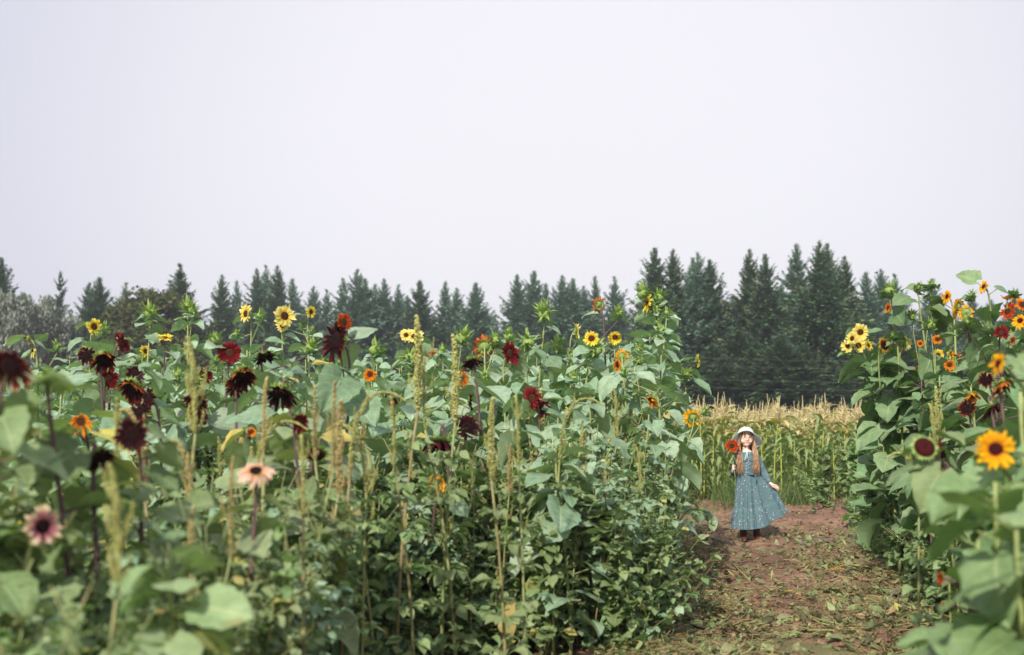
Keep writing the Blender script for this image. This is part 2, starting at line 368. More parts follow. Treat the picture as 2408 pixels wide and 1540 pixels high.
def sunflower(base, heads, buds, label, group=None, seed=0, leaf=.2, nleaf=14, purple=False, right=False, tlow=.15, top=None, lod=0, gap=.1, sizes=None):
    """heads: list of (world centre, facing, radius, kind, droop, refl); buds: list of (centre, radius)"""
    rs = np.random.RandomState(seed); base = np.asarray(base,float)
    root = empty('sunflower_plant', base, label, 'sunflower', group)
    stem = MB(); fol = MB(); fstem = MB()
    if heads: P = np.asarray(heads[0][0])-base; n = nrm(heads[0][1]); rr = heads[0][2]; tgt = P-n*rr*.22; c2 = P-n*max(.12,rr*1.6)+np.array([0,0,-.05+.28*max(0,-n[2])])
    elif buds: P = np.asarray(buds[0][0])-base; tgt = P-np.array([0,0,buds[0][1]*.4]); c2 = P-np.array([rs.normal(0,.02),rs.normal(0,.02),.25])
    else: P = np.asarray(top)-base; tgt = P; c2 = P-np.array([0,0,.3])
    h = tgt[2]; c1 = np.array([rs.normal(0,.05),rs.normal(0,.05),h*.55])
    C = bez(np.zeros(3), c1, c2, tgt, 18)
    r0 = .007+.003*h
    tube(stem, C, np.linspace(r0, .0055, 18), 7)
    ang = rs.uniform(0,2*PI)
    nu, nv = (11,7) if lod == 0 else ((9,5) if lod == 1 else (7,5))
    for i in range(nleaf):
        t = tlow+(.985-tlow)*(i+.5)/nleaf + rs.normal(0,.012)
        t = min(max(t,0.02),.985)
        if heads and t > .93: t = .93
        p = C[min(int(t*17),16)]*(1-(t*17)%1)+C[min(int(t*17)+1,17)]*((t*17)%1)
        ang += 2.4+rs.normal(0,.25)
        q = (t-tlow)/(1-tlow)
        L = leaf*(1.15-.0*q if q < .55 else 1.15-1.35*(q-.55))*rs.uniform(.78,1.2)
        L = max(L, leaf*.42)
        pel = rs.uniform(.25,.8); pl = L*rs.uniform(.4,.75)
        d = np.array([math.cos(ang)*math.cos(pel), math.sin(ang)*math.cos(pel), math.sin(pel)])
        e = p+d*pl
        d2 = nrm(np.array([math.cos(ang), math.sin(ang), rs.uniform(-.75,.15) if q<.9 else rs.uniform(-.2,.7)]))
        if crowds(base+e+d2*L*.45, L) and rs.rand() < .985: continue
        tube(fstem, bez(p, p+d*pl*.4, p+d*pl*.8, e, 4), [.0035,.003,.0028,.0025], 4)
        add_leaf(fol, e-d2*.01, d2, L, rs, 'heart', nu, nv)
    for k,(hc,hn,hr,kind,dr,rf) in enumerate(heads):
        c = np.asarray(hc)-base
        if k > 0:
            n = nrm(hn); i0 = rs.randint(9,13); p = C[i0]
            tube(fstem, bez(p, p+np.array([0,0,.1]), c-n*hr*1.5-np.array([0,0,.05]), c-n*hr*.2, 10), np.linspace(.005,.004,10), 5)
            for _ in range(2):
                a = rs.uniform(0,2*PI); pp = p*.4+c*.6-np.array([0,0,.06]); add_leaf(fol, pp, (math.cos(a),math.sin(a),-.1), leaf*.5, rs, 'heart', nu, nv)
        cal, pet, ds = head_parts(c, hn, hr, kind, rs, dr, refl=rf)
        h_ = cal.build('flower_head', M_bract, root)
        if kind != 'D': pet.build('petals', PET[kind], h_)
        ds.build('disc', HEAD_MATS[kind], h_)
    for k,(bc,br) in enumerate(buds):
        c = np.asarray(bc)-base; bm = MB()
        if k > 0 or heads:
            p = C[rs.randint(11,15)]
            tube(fstem, bez(p, p+np.array([0,0,.06]), c-np.array([0,0,.1]), c, 8), np.linspace(.005,.004,8), 5)
        bud_parts(bm, c, (rs.normal(0,.25),rs.normal(-.1,.25),1), br, rs)
        bm.build('flower_bud', M_bract, root)
        for _ in range(3):
            a = rs.uniform(0,2*PI); add_leaf(fol, c-np.array([0,0,br*.6]), (math.cos(a),math.sin(a),rs.uniform(-.1,.5)), leaf*.5, rs, 'heart', nu, nv)
    ms = M_stemP if purple else M_stem
    for A in ('v','uv','fm','tm'): getattr(stem,A).extend(getattr(fstem,A))
    stem.f += [q+stem.n for q in fstem.f]; stem.t += [q+stem.n for q in fstem.t]
    stem.build('stem', ms, root)
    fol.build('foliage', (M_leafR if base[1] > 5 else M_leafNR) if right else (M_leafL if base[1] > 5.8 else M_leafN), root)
    return root

FACE = {'c':(0,-1,.15),'l':(-.75,-.7,.1),'r':(.75,-.7,.1),'L':(-1,-.15,.1),'RR':(1,-.15,.1),'d':(.05,-.5,-.75),'dl':(-.5,-.4,-.7),'dr':(.5,-.4,-.7),
        'u':(0,-.35,1),'b':(.1,1,.25),'bl':(-.7,.7,.2),'br':(.7,.6,.2),'D':(.1,-.2,-1),'cu':(0,-.8,.6)}
KINDN = {}
# plants with blooms read off the photograph: depth, offset of stem foot, leaf size, leaf count, purple?, heads [(x,y,diam,kind,facing,droop)], buds [(x,y,diam)], label
SPEC = [
 # ---- left bed, back
 (9.2,.05,.20,13,0,[(221,768,42,'Y','r',0)],[(247,773,26)],'yellow sunflower standing alone above the far left bed with a spiky bud at its side'),
 (8.2,.05,.19,12,0,[(68,797,24,'P','L',.3),(77,824,26,'P','l',.8)],[(137,815,26)],'two pale yellow blooms hanging sideways near the left edge'),
 (9.6,.0,.19,11,0,[(342,826,30,'Y','r',0)],[(330,852,34)],'small yellow sunflower low between leaves right of the left edge'),
 (9.0,.0,.18,10,1,[(388,794,38,'Y','u',0)],[],'yellow sunflower facing upward on a thin dark stem'),
 (9.4,.0,.18,15,0,[],[(354,737,44)],'tall green bud plant with yellow showing, highest at far left'),
 (10.,.0,.17,18,0,[],[(441,722,40),(452,730,30)],'tall leafy stalk ending in twin spiky buds, right of the yellowing bud'),
 (9.8,.0,.15,10,0,[(578,738,48,'P','l',0)],[(612,742,26),(556,785,20)],'pale cream yellow sunflower on bare stalk, left of the big pale pair'),
 (9.8,.0,.15,9,0,[(669,743,54,'P','r',0),(664,766,32,'P','c',0)],[(731,780,20)],'largest pale yellow sunflower with a smaller bloom just under it'),
 (10.2,.0,.14,8,0,[(731,733,30,'Y','r',0)],[(712,765,18)],'small yellow sunflower on long bare stalk right of the large pale pair'),
 (9.0,.0,.19,12,0,[(974,791,46,'P','cu',0),(955,788,32,'P','c',0),(962,792,24,'Y','c',0)],[(965,840,40)],'tight cluster of three lemon yellow blooms beside a tall green spike'),
 (9.5,.0,.19,13,0,[(1356,778,42,'P','RR',0)],[(1310,816,44)],'pale yellow bloom in side view facing right'),
 (9.3,.0,.19,13,0,[(1391,796,40,'Y','c',0)],[(1402,824,46)],'yellow sunflower with bronze disc facing forward right of centre'),
 (10.,.0,.18,13,0,[(1446,793,34,'Y','c',.2)],[],'yellow bloom half closed beside the bronze disc sunflower'),
 (10.8,.0,.19,20,0,[(1523,711,46,'Y','L',.2)],[(1511,691,40),(1549,700,36),(1540,726,34)],'tallest plant of the left bed, half bloom among three spiky buds'),
 (10.6,.0,.18,18,0,[],[(1568,735,22),(1549,760,18)],'tall leafy stalk right of the tallest plant at the bed corner'),
 (10.4,-.1,.18,14,0,[(1640,848,34,'Y','RR',.1)],[(1612,880,28)],'yellow bloom pointing right over the path, at the bed corner'),
 (9.0,.0,.20,13,0,[(1140,815,56,'F','b',0)],[(1166,800,34)],'rust and cream bloom seen from behind left of a dark red one'),
 (8.4,.0,.20,12,0,[(1199,831,56,'C','r',0)],[],'bright crimson sunflower with long lower petals near the middle'),
 (7.6,.0,.20,12,1,[(1112,850,50,'R','D',.4)],[],'drooping dark bloom below the rust one, green bracts on top'),
 (6.2,.06,.23,12,1,[(790,800,92,'R','l',.15),(808,757,48,'F','r',0)],[],'big dark maroon sunflower, largest on the left, with smaller red bloom above'),
 (7.2,.0,.20,11,1,[(540,829,52,'C','c',0)],[(507,799,34)],'star shaped crimson bloom with pale centre upper left'),
 (7.2,.0,.2,12,1,[(484,884,42,'C','r',0)],[(462,890,34)],'small pinkish crimson bloom left of the drooping red pair'),
 (7.0,.0,.21,12,1,[(622,838,56,'R','dr',.2)],[(732,817,40)],'nearly black drooping head with green bracts above the leaf'),
 (6.6,.0,.21,12,1,[(568,882,72,'B','dr',.5),(552,908,56,'R','r',.2)],[],'pair of drooping heads with orange tipped red petals'),
 (6.2,.0,.21,12,1,[(660,925,78,'R','d',.5)],[],'large drooping maroon head with pale green bracts, centre left'),
 (6.8,.0,.20,12,1,[(460,948,62,'B','r',.3),(470,985,38,'R','c',0)],[],'red bloom with orange outer petals above a small dark one'),
 (7.6,.0,.2,12,1,[(254,890,52,'C','r',0)],[],'deep crimson bloom turned right beside a purple stem, far left'),
 (7.8,.0,.19,11,1,[(286,806,50,'C','RR',0)],[],'thin red bloom seen edge on above the left bed'),
 (7.2,.0,.2,12,1,[(243,842,60,'B','dr',.6),(205,835,44,'R','c',.2)],[],'drooping orange edged dark head with another beside it, left'),
 (6.6,.0,.2,12,1,[(318,880,48,'R','c',.3)],[],'dark red bloom partly behind a leaf in the left cluster'),
 (6.4,.0,.2,12,1,[(312,911,72,'B','d',.5)],[],'wide drooping dark head with bright green collar in the left cluster'),
 (6.2,.0,.2,12,1,[(350,936,56,'R','l',.2),(330,965,52,'R','c',.2)],[],'two dark red blooms one above the other at the foot of the left cluster'),
 (7.4,.0,.19,11,0,[(1098,1006,56,'R','c',0),(1106,946,42,'R','RR',.0)],[],'deep maroon bloom with a second pointing up right above it'),
 (6.3,.0,.22,10,1,[(1034,1040,76,'R','d',.9)],[],'ragged drooping maroon head with petals hanging down, near centre'),
 (7.2,.0,.2,12,1,[(1252,936,56,'C','l',0),(1275,955,40,'C','c',.4)],[],'crimson bloom half hidden by leaves right of centre'),
 (6.35,.1,.2,8,1,[(1023,1259,56,'C','r',.1)],[],'bright red bloom low in the bed over the weeds'),
 (6.3,.1,.18,6,1,[(1025,1130,52,'O','b',.6)],[],'orange bloom seen from behind with petals folded back, middle of bed'),
 (9.8,.0,.19,13,1,[(1408,716,38,'F','bl',0)],[(1456,738,34)],'rust bloom seen from behind high against the trees'),
 (8.8,.0,.19,12,0,[(1463,838,34,'O','b',0),(1451,858,32,'O','r',.2)],[(1503,823,26)],'two orange blooms under the tallest plant'),
 (8.6,.0,.19,12,0,[(1533,940,40,'O','dl',.4)],[(1468,878,26)],'amber drooping bloom near the right end of the left bed'),
 (9.3,-.12,.16,8,0,[(1630,982,48,'G','b',0)],[(1657,968,20)],'golden bloom seen from behind beside the path, before the corn'),
 (8.6,.0,.19,12,0,[(870,880,34,'O','c',.3)],[(882,824,44)],'orange bloom peeping between leaves under a spiky bud'),
 (8.0,.0,.19,12,0,[(1085,885,44,'O','r',.4)],[(1085,796,46)],'fading orange bloom below a large spiky bud in the middle'),
 (8.8,.0,.19,12,0,[(1017,830,22,'F','u',0)],[],'tiny rust bloom behind the amaranth spikes'),
 (5.6,.0,.21,12,1,[(740,1068,56,'D','d',.5)],[],'black spent disc without petals, drooping, centre left'),
 (5.6,.0,.2,12,0,[(592,1015,26,'O','c',.3)],[],'small orange bloom among tan spikes'),
 (5.4,.0,.2,12,1,[(190,990,56,'O','c',.6)],[],'faded orange bloom half hidden low at left'),
 (5.0,.0,.2,10,1,[(705,990,50,'C','r',.5)],[],'dull crimson bloom behind the tan spikes'),
 (8.6,.0,.19,12,0,[],[(1243,806,46)],'leafy plant with large spiky bud, right of the crimson bloom'),
 (9.2,.0,.19,14,0,[],[(1281,738,48)],'tall plant with spiky bud under a pair of raised leaves'),
 (9.4,.0,.19,12,0,[(1194,788,22,'Y','u',0)],[(1196,792,34)],'opening bud with yellow centre right of the rust bloom'),
 (6.8,.0,.19,10,0,[(925,945,24,'C','c',.2)],[],'small red bloom peeking below the lemon cluster'),
 # ---- left bed, near
 (3.6,.0,.19,12,1,[(312,1021,82,'R','c',0)],[],'round dark maroon bloom facing forward in the near left'),
 (3.3,.0,.19,11,1,[(236,1076,76,'R','dr',.4)],[],'soft drooping maroon head with green bracts in the near left'),
 (3.0,.0,.2,10,1,[(22,862,96,'B','r',.4)],[],'out of focus orange and red bloom at the left edge'),
 (3.6,.0,.15,7,1,[(602,1107,88,'L','cu',.45)],[],'ragged pale pink bloom with black centre'),
 (3.0,-.06,.18,8,0,[(100,1237,98,'K','r',0)],[],'cream and mauve sunflower behind a spike at lower left'),
 (3.3,.0,.16,8,0,[(165,1319,34,'O','cu',.2)],[],'half open small orange bud low at left'),
 (3.2,.0,.21,9,1,[],[(110,890,40)],'near left plant with purple stem and broad blurred leaves'),
 (7.3,.0,.15,6,0,[(1461,1466,24,'O','d',.5)],[],'wilted orange bloom hanging near the path edge'),
 # ---- right bed
 (9.4,.15,.18,14,0,[(2023,781,42,'P','c',0),(2004,796,34,'P','l',0),(1993,813,34,'P','l',0),(2019,812,38,'P','c',0),(2042,812,28,'Y','r',0)],[(1990,830,14)],'cluster of five lemon yellow blooms leaning out over the path'),
 (9.2,.05,.22,16,0,[(2078,812,44,'T','r',-0)],[(2100,790,20)],'yellow bloom with red ring right of the lemon cluster'),
 (9.4,.05,.2,15,0,[(2124,806,42,'P','br',.2)],[],'pale yellow bloom facing away on the right'),
 (9.2,.05,.2,16,0,[(2088,724,26,'O','L',.1)],[(2091,684,36)],'tall plant with yellow tipped bud on top, first of the right bed'),
 (9.2,.1,.24,20,0,[],[(2160,676,22),(2190,670,22)],'tallest leafy plant in the right bed without open bloom'),
 (9.0,.05,.2,16,0,[(2227,697,34,'G','L',.1)],[],'golden bloom facing left near the top of the right bed'),
 (9.0,.1,.2,15,1,[(2252,722,50,'G','bl',.2),(2272,734,40,'G','b',.2)],[(2286,697,24)],'golden pair seen from behind at the top right'),
 (8.4,.1,.22,14,0,[(2313,674,34,'G','L',.2)],[(2322,774,26)],'highest golden bloom at right on a hooked stem'),
 (8.2,.1,.22,14,0,[(2370,732,44,'F','l',0),(2369,701,32,'O','u',0)],[(2385,690,22)],'rust ringed blooms stacked near the right edge'),
 (7.8,.1,.22,14,0,[(2404,716,36,'O','c',0),(2399,754,38,'G','l',.3)],[],'orange and gold blooms cut by the right edge'),
 (8.8,.05,.2,14,0,[(2204,798,26,'O','c',.1)],[(2190,765,30)],'small half open orange bloom in the right bed'),
 (9.2,.05,.19,13,0,[(2206,835,30,'Y','c',0),(2236,832,30,'Y','r',.2)],[],'two yellow blooms deep among leaves in the right bed'),
 (8.8,.05,.19,13,0,[(2233,858,28,'O','c',.2),(2250,836,28,'O','u',0)],[],'orange blooms under the deep yellow pair'),
 (9.2,.05,.19,13,0,[(2164,808,18,'O','c',0),(2162,864,24,'O','d',.2)],[(2143,742,30)],'tiny orange blooms behind the tallest right plant'),
 (7.6,.1,.2,13,1,[(2355,782,36,'C','c',0),(2381,800,24,'F','r',.2)],[(2271,759,26)],'red bloom with smaller rust bloom near the right edge'),
 (6.4,.1,.2,11,1,[(2319,893,38,'B','l',0)],[],'dark red bloom with orange tips, right of the green spikes'),
 (5.6,.1,.2,10,1,[(2356,902,54,'B','dr',.8)],[],'spidery drooping red and orange bloom near the right edge'),
 (7.2,.05,.2,13,0,[(2286,930,42,'O','d',.7)],[],'drooping amber bloom with hanging petals on the right'),
 (7.0,.05,.2,13,1,[(2275,960,42,'B','l',0)],[],'round dark bloom rimmed orange low in the right bed'),
 (6.2,.05,.2,10,1,[(2334,958,56,'R','dr',.7)],[],'tattered maroon bloom below the spidery one'),
 (3.9,.3,.22,9,0,[(2347,855,58,'G','L',.0)],[],'blurred golden bloom in side view at right'),
 (3.5,.22,.24,10,0,[(2341,1056,98,'G','c',.05)],[],'big golden sunflower facing forward in the right foreground'),
 (4.2,.2,.22,9,1,[(2174,1052,58,'D','c',0)],[],'bare maroon disc ringed by green bracts at right'),
 (4.6,.2,.2,8,1,[(2208,1042,34,'C','r',.2),(2218,1070,34,'R','r',.4)],[],'red petals peeking out behind the bare maroon disc'),
 (3.9,.3,.2,8,1,[(2212,1356,34,'F','L',.4),(2222,1420,26,'O','dl',.5)],[],'small rust bloom low at right beside big leaves'),
 (3.7,.3,.2,8,1,[(2330,1290,42,'R','d',.3)],[],'dark red bloom in shade under the big right leaves'),
]
placed = []
for (d_,o_,l_,n_,p_,hs_,bs_,t_) in SPEC[:-1]:
    for h_ in hs_: SIGHT.append((h_[0]*.42525,h_[1]*.42525,h_[2]*.21,d_))
    for h_ in bs_: SIGHT.append((h_[0]*.42525,h_[1]*.42525,h_[2]*.12,d_))
for i,(d,off,leaf,nl,pu,hs,bs,label) in enumerate(SPEC):
    heads = []; right = (hs or bs)[0][0] > 1900
    rs = np.random.RandomState(500+i)
    for (x,y,dm,k,fc,dr) in hs:
        dd = d+rs.uniform(-.06,.06)
        fv = np.array(FACE[fc], float)+rs.normal(0,.12,3)
        rad = dm*.42525/F*dd/2*(1.16 if k in 'RBC' else 1.07)
        if k == 'D': rad *= 1.0
        heads.append((at(x,y,dd), fv, rad, k, dr, .9 if fc in ('b','bl','br') and dr > .4 else (.0)))
    buds = [(at(x,y,d+rs.uniform(-.05,.05)), dm*.42525/F*d/2*1.25) for (x,y,dm) in bs]
    p = (heads[0][0] if heads else buds[0][0])
    base = np.array([p[0]+off*(1 if right else 0)+rs.uniform(-.12,.12), p[1]+rs.uniform(-.05,.2), 0])
    if not right and d > 4: base[0] = min(base[0], XL(base[1])-.05)
    if right: base[0] = max(base[0], XR(base[1])+.02)
    h = p[2]
    nl2 = int(nl*1.5) if h > 1.4 else int(nl*1.4)
    sunflower(base, heads, buds, label, None, 1000+i, leaf*(1.0 if d > 5 else .74), int(nl2*(1 if d > 5 else 1.6)), bool(pu), right, .12 if d > 6 else .25, lod=0 if d < 9 else 1)
    placed.append(base[:2])


def cap(X, d, h, spread):
    px = 512+X/d*F
    for (x,y,r,dd) in SIGHT:
        if d < dd-.15 and abs(px-x) < r*.7+spread*F/d: h = min(h, HCAM+(HOR-(y+r+2))/F*d-.03)
    return h
# filler leafy plants, left bed --------------------------------------------
def front(px):                        # how near the bed's planted edge comes
    return np.interp(px, [0,180,260,340,420,660], [2.2,2.6,3.6,5.0,6.1,6.3])
def topL(X, d):                                   # height of the leaf canopy in the left bed
    px = 512+X/d*F
    h = np.interp(d, [2.2,4,5.5,7,8.5,10,12.8], [1.08,1.08,1.16,1.42,1.66,1.95,2.1])
    if d > 7.5 and px > 560: h += .28*min(1,(px-560)/80)*(min(1,(d-7.5)/2))
    if px < 60 and d < 5: h += .25
    return h
cnt = 0; tries = 0; pts = list(placed)
while cnt < 222 and tries < 20000:
    tries += 1
    d = math.sqrt(rnd.uniform(2.3**2, 12.9**2)); X = rnd.uniform(-.50*d-.3, XL(d)-.08)
    if rnd.random() > np.interp(d,[2,4,6,8,13],[1,.7,.5,.9,1]): continue
    px = 512+X/d*F
    if d < 6.6 and px > 300 and rnd.random() < .8: continue
    if d < 5.5 and px > 230 and rnd.random() < .6: continue
    if d < front(px): continue
    if any((X-q[0])**2+(d-q[1])**2 < (.26 if d < 9 else .24)**2 for q in pts): continue
    h = cap(X,d,topL(X,d)*rnd.uniform(.84,1.04),.1)
    if h < .45: continue
    pts.append((X,d)); cnt += 1
    bud = d > 7.5 and rnd.random() < .3
    tp = np.array([X+rnd.uniform(-.1,.1), d, h])
    if bud:
        sunflower((X,d,0), [], [(tp, .055)], 'sunflower plant topped by one closed spiky bud, in the crowded bed left of the path', 'budding sunflowers in the left bed', 3000+cnt, .18, 23, False, False, .1, lod=1)
    else:
        sunflower((X,d,0), [], [], 'leafy sunflower plant without bloom or bud in the crowded bed left of the path', 'bloomless sunflowers in the left bed', 3000+cnt, .18 if d > 5 else .145, 24 if d > 5 else 24, d < 6 and rnd.random() < .2, False, .1 if d > 6 else .3, top=tp, lod=0 if d < 8 else 1)
# filler, right bed
cnt = 0; tries = 0
while cnt < 72 and tries < 20000:
    tries += 1
    d = math.sqrt(rnd.uniform(3.0**2, 13.5**2)); X = rnd.uniform(XR(d)+.05, .50*d+1.2)
    if d < 5 and X < .36*d: continue
    if any((X-q[0])**2+(d-q[1])**2 < .27**2 for q in pts): continue
    h = np.interp(d,[3,4.5,6.5,8,9.5,11,13.5],[1.0,1.2,1.5,2.05,2.25,1.75,1.4])*rnd.uniform(.8,1.02)
    h = cap(X,d,h,.1)
    if h < .4: continue
    pts.append((X,d)); cnt += 1
    sunflower((X,d,0), [], [], 'leafy sunflower plant without bloom in the dark green bed right of the path', 'bloomless sunflowers in the right bed', 5000+cnt, .2, 25 if d > 6 else 18, rnd.random() < .4, True, .06 if d>5 else .3, top=np.array([X+rnd.uniform(-.1,.05), d, h]), lod=0 if d < 9 else 1)
print('sunflowers', len(pts))

# big blurred leaves at right foreground come from plants close to the camera
for i,(x,y,d,L,n) in enumerate([(2340,1240,3.0,.23,9),(2390,1340,2.8,.24,8),(2300,1360,3.5,.2,10),(2400,1010,3.6,.17,9),(2390,1480,3.0,.23,8)]):
    tp = at(x,y,d); tp[2] += .12
    sunflower((tp[0]+.12,d+.05,0), [], [], ['broad leaved stalk in the right foreground under the big golden bloom','large soft green leaves nearest the right edge at mid height','broad leaves just left of the nearest right stalk','blurred leaves at the right edge above the big golden bloom','lowest broad leaves in the bottom right corner'][i], None, 6000+i, L*.9, n*2, False, True, .35, top=tp, lod=0)

# ------------------------------------------------------------------ amaranth
def spike_mb(mb, C, rad, rs, dens=1.0):
    k = len(C)
    L = np.sum(np.linalg.norm(np.diff(C,axis=0),axis=1)); n = int(L*1500*dens)
    tt = rs.uniform(0,1,n); idx = tt*(k-1); i0 = np.minimum(idx.astype(int),k-2); f = (idx-i0)[:,None]
    P = C[i0]*(1-f)+C[i0+1]*f
    prof = rad*np.clip(np.sin(np.clip(tt*.93+.07,0,1)*PI)**.5,.2,1)*(1-.45*tt)*(1+.35*np.sin(tt*37)*rs.uniform(.3,1,n))
    a = rs.uniform(0,2*PI,n); o = np.stack([np.cos(a),np.sin(a),rs.uniform(-.3,.9,n)],1)*prof[:,None]*rs.uniform(.5,1.1,n)[:,None]
    c = P+o; s = rad*rs.uniform(.22,.42,n)[:,None]
    base = np.array([[1,0,-.3],[-.5,.87,-.3],[-.5,-.87,-.3],[0,0,1.3]])
    V = (c[:,None,:]+base[None]*s[:,None,:]).reshape(-1,3)
    T = (np.array([[0,2,1],[0,1,3],[1,2,3],[2,0,3]])[None]+np.arange(n)[:,None,None]*4).reshape(-1,3)
    mb.add(V,None,None,T)
def amaranth_mesh(seed, h, slen, bend, tan, side, srad=.0125):
    rs = np.random.RandomState(seed); srad *= rs.uniform(.75,1.4)
    st = MB(); sp = MB(); fo = MB()
    lean = np.array([rs.normal(0,.05),rs.normal(0,.05),0])
    C = np.array([lean*(z/h)**2*3+np.array([0,0,z]) for z in np.linspace(0,h-slen,8)])
    tube(st, C, np.linspace(.009,.005,8), 6)
    b = C[-1]; bd = rs.uniform(0,2*PI) if bend == 0 else (0 if bend > 0 else PI); bend = bend if bend else rs.uniform(-.12,.12)
    S = bez(b, b+np.array([0,0,slen*.5]), b+np.array([abs(bend)*slen*.3*math.cos(bd),0,slen*.95]), b+np.array([bend*slen*.9,0,slen*(1-.55*abs(bend))]), 14)
    tube(st, S, .003, 4); spike_mb(sp, S, srad, rs)
    for i in range(side):
        z = rs.uniform(.0,.55); p = S[int(z*13)] if rs.rand()<.6 else C[rs.randint(4,8)]; a = rs.uniform(0,2*PI); l = slen*rs.uniform(.1,.32)
        e = p+np.array([math.cos(a)*l*.35, math.sin(a)*l*.35, l]); spike_mb(sp, bez(p,p+(e-p)*.3+np.array([math.cos(a)*l*.2,math.sin(a)*l*.2,0]),e-[0,0,l*.3],e,6), srad*.62, rs, .8)
    for i in range(62):
        t = rs.uniform(.15,1.0)**.8; p = C[min(int(t*7),7)]; a = rs.uniform(0,2*PI); L = rs.uniform(.05,.10)*(1.2-.5*t)
        e = p+np.array([math.cos(a)*.05, math.sin(a)*.05, .03]); tube(fo,[p,e],.0015,3)
        add_leaf(fo, e, (math.cos(a),math.sin(a),rs.uniform(-.7,.3)), L, rs, 'oval', 6, 5, W=1.2)
    return st.mesh('stem',[M_wstem]), sp.mesh('seed_spike',[M_spikeT if tan else M_spike]), fo.mesh('foliage',[M_weed])
AM = {}
for tan in (0,1):
    for j,(bend,side) in enumerate([(0,9),(0,15),(.15,18),(-.3,10),(.6,9),(-.5,9),(0.1,24)]):
        AM[(tan,j)] = amaranth_mesh(70+j+tan*20, 1.5, (.38,.34,.42,.4,.42,.4,.36)[j], bend, tan, side)
def amaranth(x, y, h, tan, j, label, group=None, rz=0):
    r = empty('amaranth_plant', (x,y,0), label, 'amaranth', group); s = h/1.5; r.scale = (s if s>.8 else .8, s if s>.8 else .8, s); r.rotation_euler[2] = rz
    for nm, me in zip(('stem','seed_spike','foliage'), AM[(tan,j)]):
        o = bpy.data.objects.new(nm, me); scene.collection.objects.link(o); o.parent = r
    return r
AS = [ # x, y tip, depth, tan, variant, label
 (415,790,4.6,0,6,'tallest green amaranth spike on the left, in front of the red cluster'),
 (932,740,5.6,0,0,'tall pale green amaranth spike left of the lemon yellow cluster'),
 (1038,785,5.8,0,0,'upright yellowish amaranth spike left of the twin one, mid bed'),
 (1070,782,5.8,0,2,'yellowish amaranth spike just left of the rust bloom'),
 (800,868,4.8,0,4,'amaranth spike with curved tip right of the purple stem'),
 (612,882,4.4,1,0,'tan amaranth spike in front of the drooping red pair'),
 (703,900,4.4,1,1,'bushy tan amaranth spike right of the large drooping maroon head'),
 (1191,938,5.0,0,0,'single upright green spike below the crimson sunflower'),
 (1235,925,5.2,0,1,'slim upright spike pair right of the single green one'),
 (212,1085,2.7,0,6,'thick blurred green spike on yellow stem at lower left'),
 (70,1182,2.6,0,2,'thick blurred spike in front of the cream and mauve bloom'),
 (380,935,4.6,1,3,'slanting tan amaranth spike left of centre'),
 (575,940,4.6,0,4,'arched pale green spike right of a tan cluster'),
 (1300,895,6.2,0,4,'nodding amaranth spike drooping to the right'),
 (715,1020,3.8,0,1,'near greenish spike below the black spent disc'),
 (740,930,4.6,1,2,'tan spike behind the bushy tan one'),
 (785,905,5.0,1,1,'slender spike under the curved tip'),
 (850,960,4.8,0,5,'low arching spike in the middle of the bed'),
 (975,930,5.2,0,1,'spike with many short arms under the lemon cluster'),
 (295,935,4.4,0,1,'short green spike left of the slanting tan one'),
 (500,1010,4.0,1,3,'blurred brownish spike near the small orange bloom'),
 (460,1075,3.4,1,0,'dark tan blurred spike left of the pale pink bloom'),
 (410,1200,3.3,1,1,'small brown spike low at left centre'),
 (2236,905,6.6,0,6,'feathery pale green spikes in the right bed'),
 (2258,940,6.4,0,2,'small feathery spike beside the dark bloom at right'),
 (2160,1035,5.4,0,5,'little arching spike above the bare maroon disc'),
 (2370,1010,5.6,0,1,'green spike behind the big golden bloom'),
]
for i,(x,y,d,tan,j,lab) in enumerate(AS):
    p = at(x,y,d); amaranth(p[0], d, p[2]+.01, tan, j, lab, None, 0 if j in (3,4,5) else rnd.uniform(0,6))
n = 0
while n < 70:
    d = math.sqrt(rnd.uniform(2.8**2, 8.5**2)); X = rnd.uniform(-.42*d, XL(d)-.1)
    px = 512+X/d*F
    if px < 150 and rnd.random() < .6: continue
    zz = topL(X,d)*rnd.uniform(.78,1.06)
    if d > 6.5: zz *= .93
    if d < 4.3 or d < front(px) or (px < 420 and d < 5): continue
    zz = cap(X,d,zz,.03)
    if zz < .4: continue
    amaranth(X, d, zz, int(rnd.random()<.25), rnd.choice([0,1,2,3,6,1,2]), 'slender amaranth with upright seed spike, one of many mingled in the left bed', 'small amaranth plants in the left bed', rnd.uniform(0,6)); n += 1
for i in range(14):
    d = rnd.uniform(5,9); X = rnd.uniform(XR(d)+.1, .5*d); amaranth(X,d,rnd.uniform(.9,1.3)*(1 if d>6 else .9),0,rnd.choice([1,2,6]),'short amaranth with green spike mingled in the right bed','small amaranth plants in the right bed',rnd.uniform(0,6))
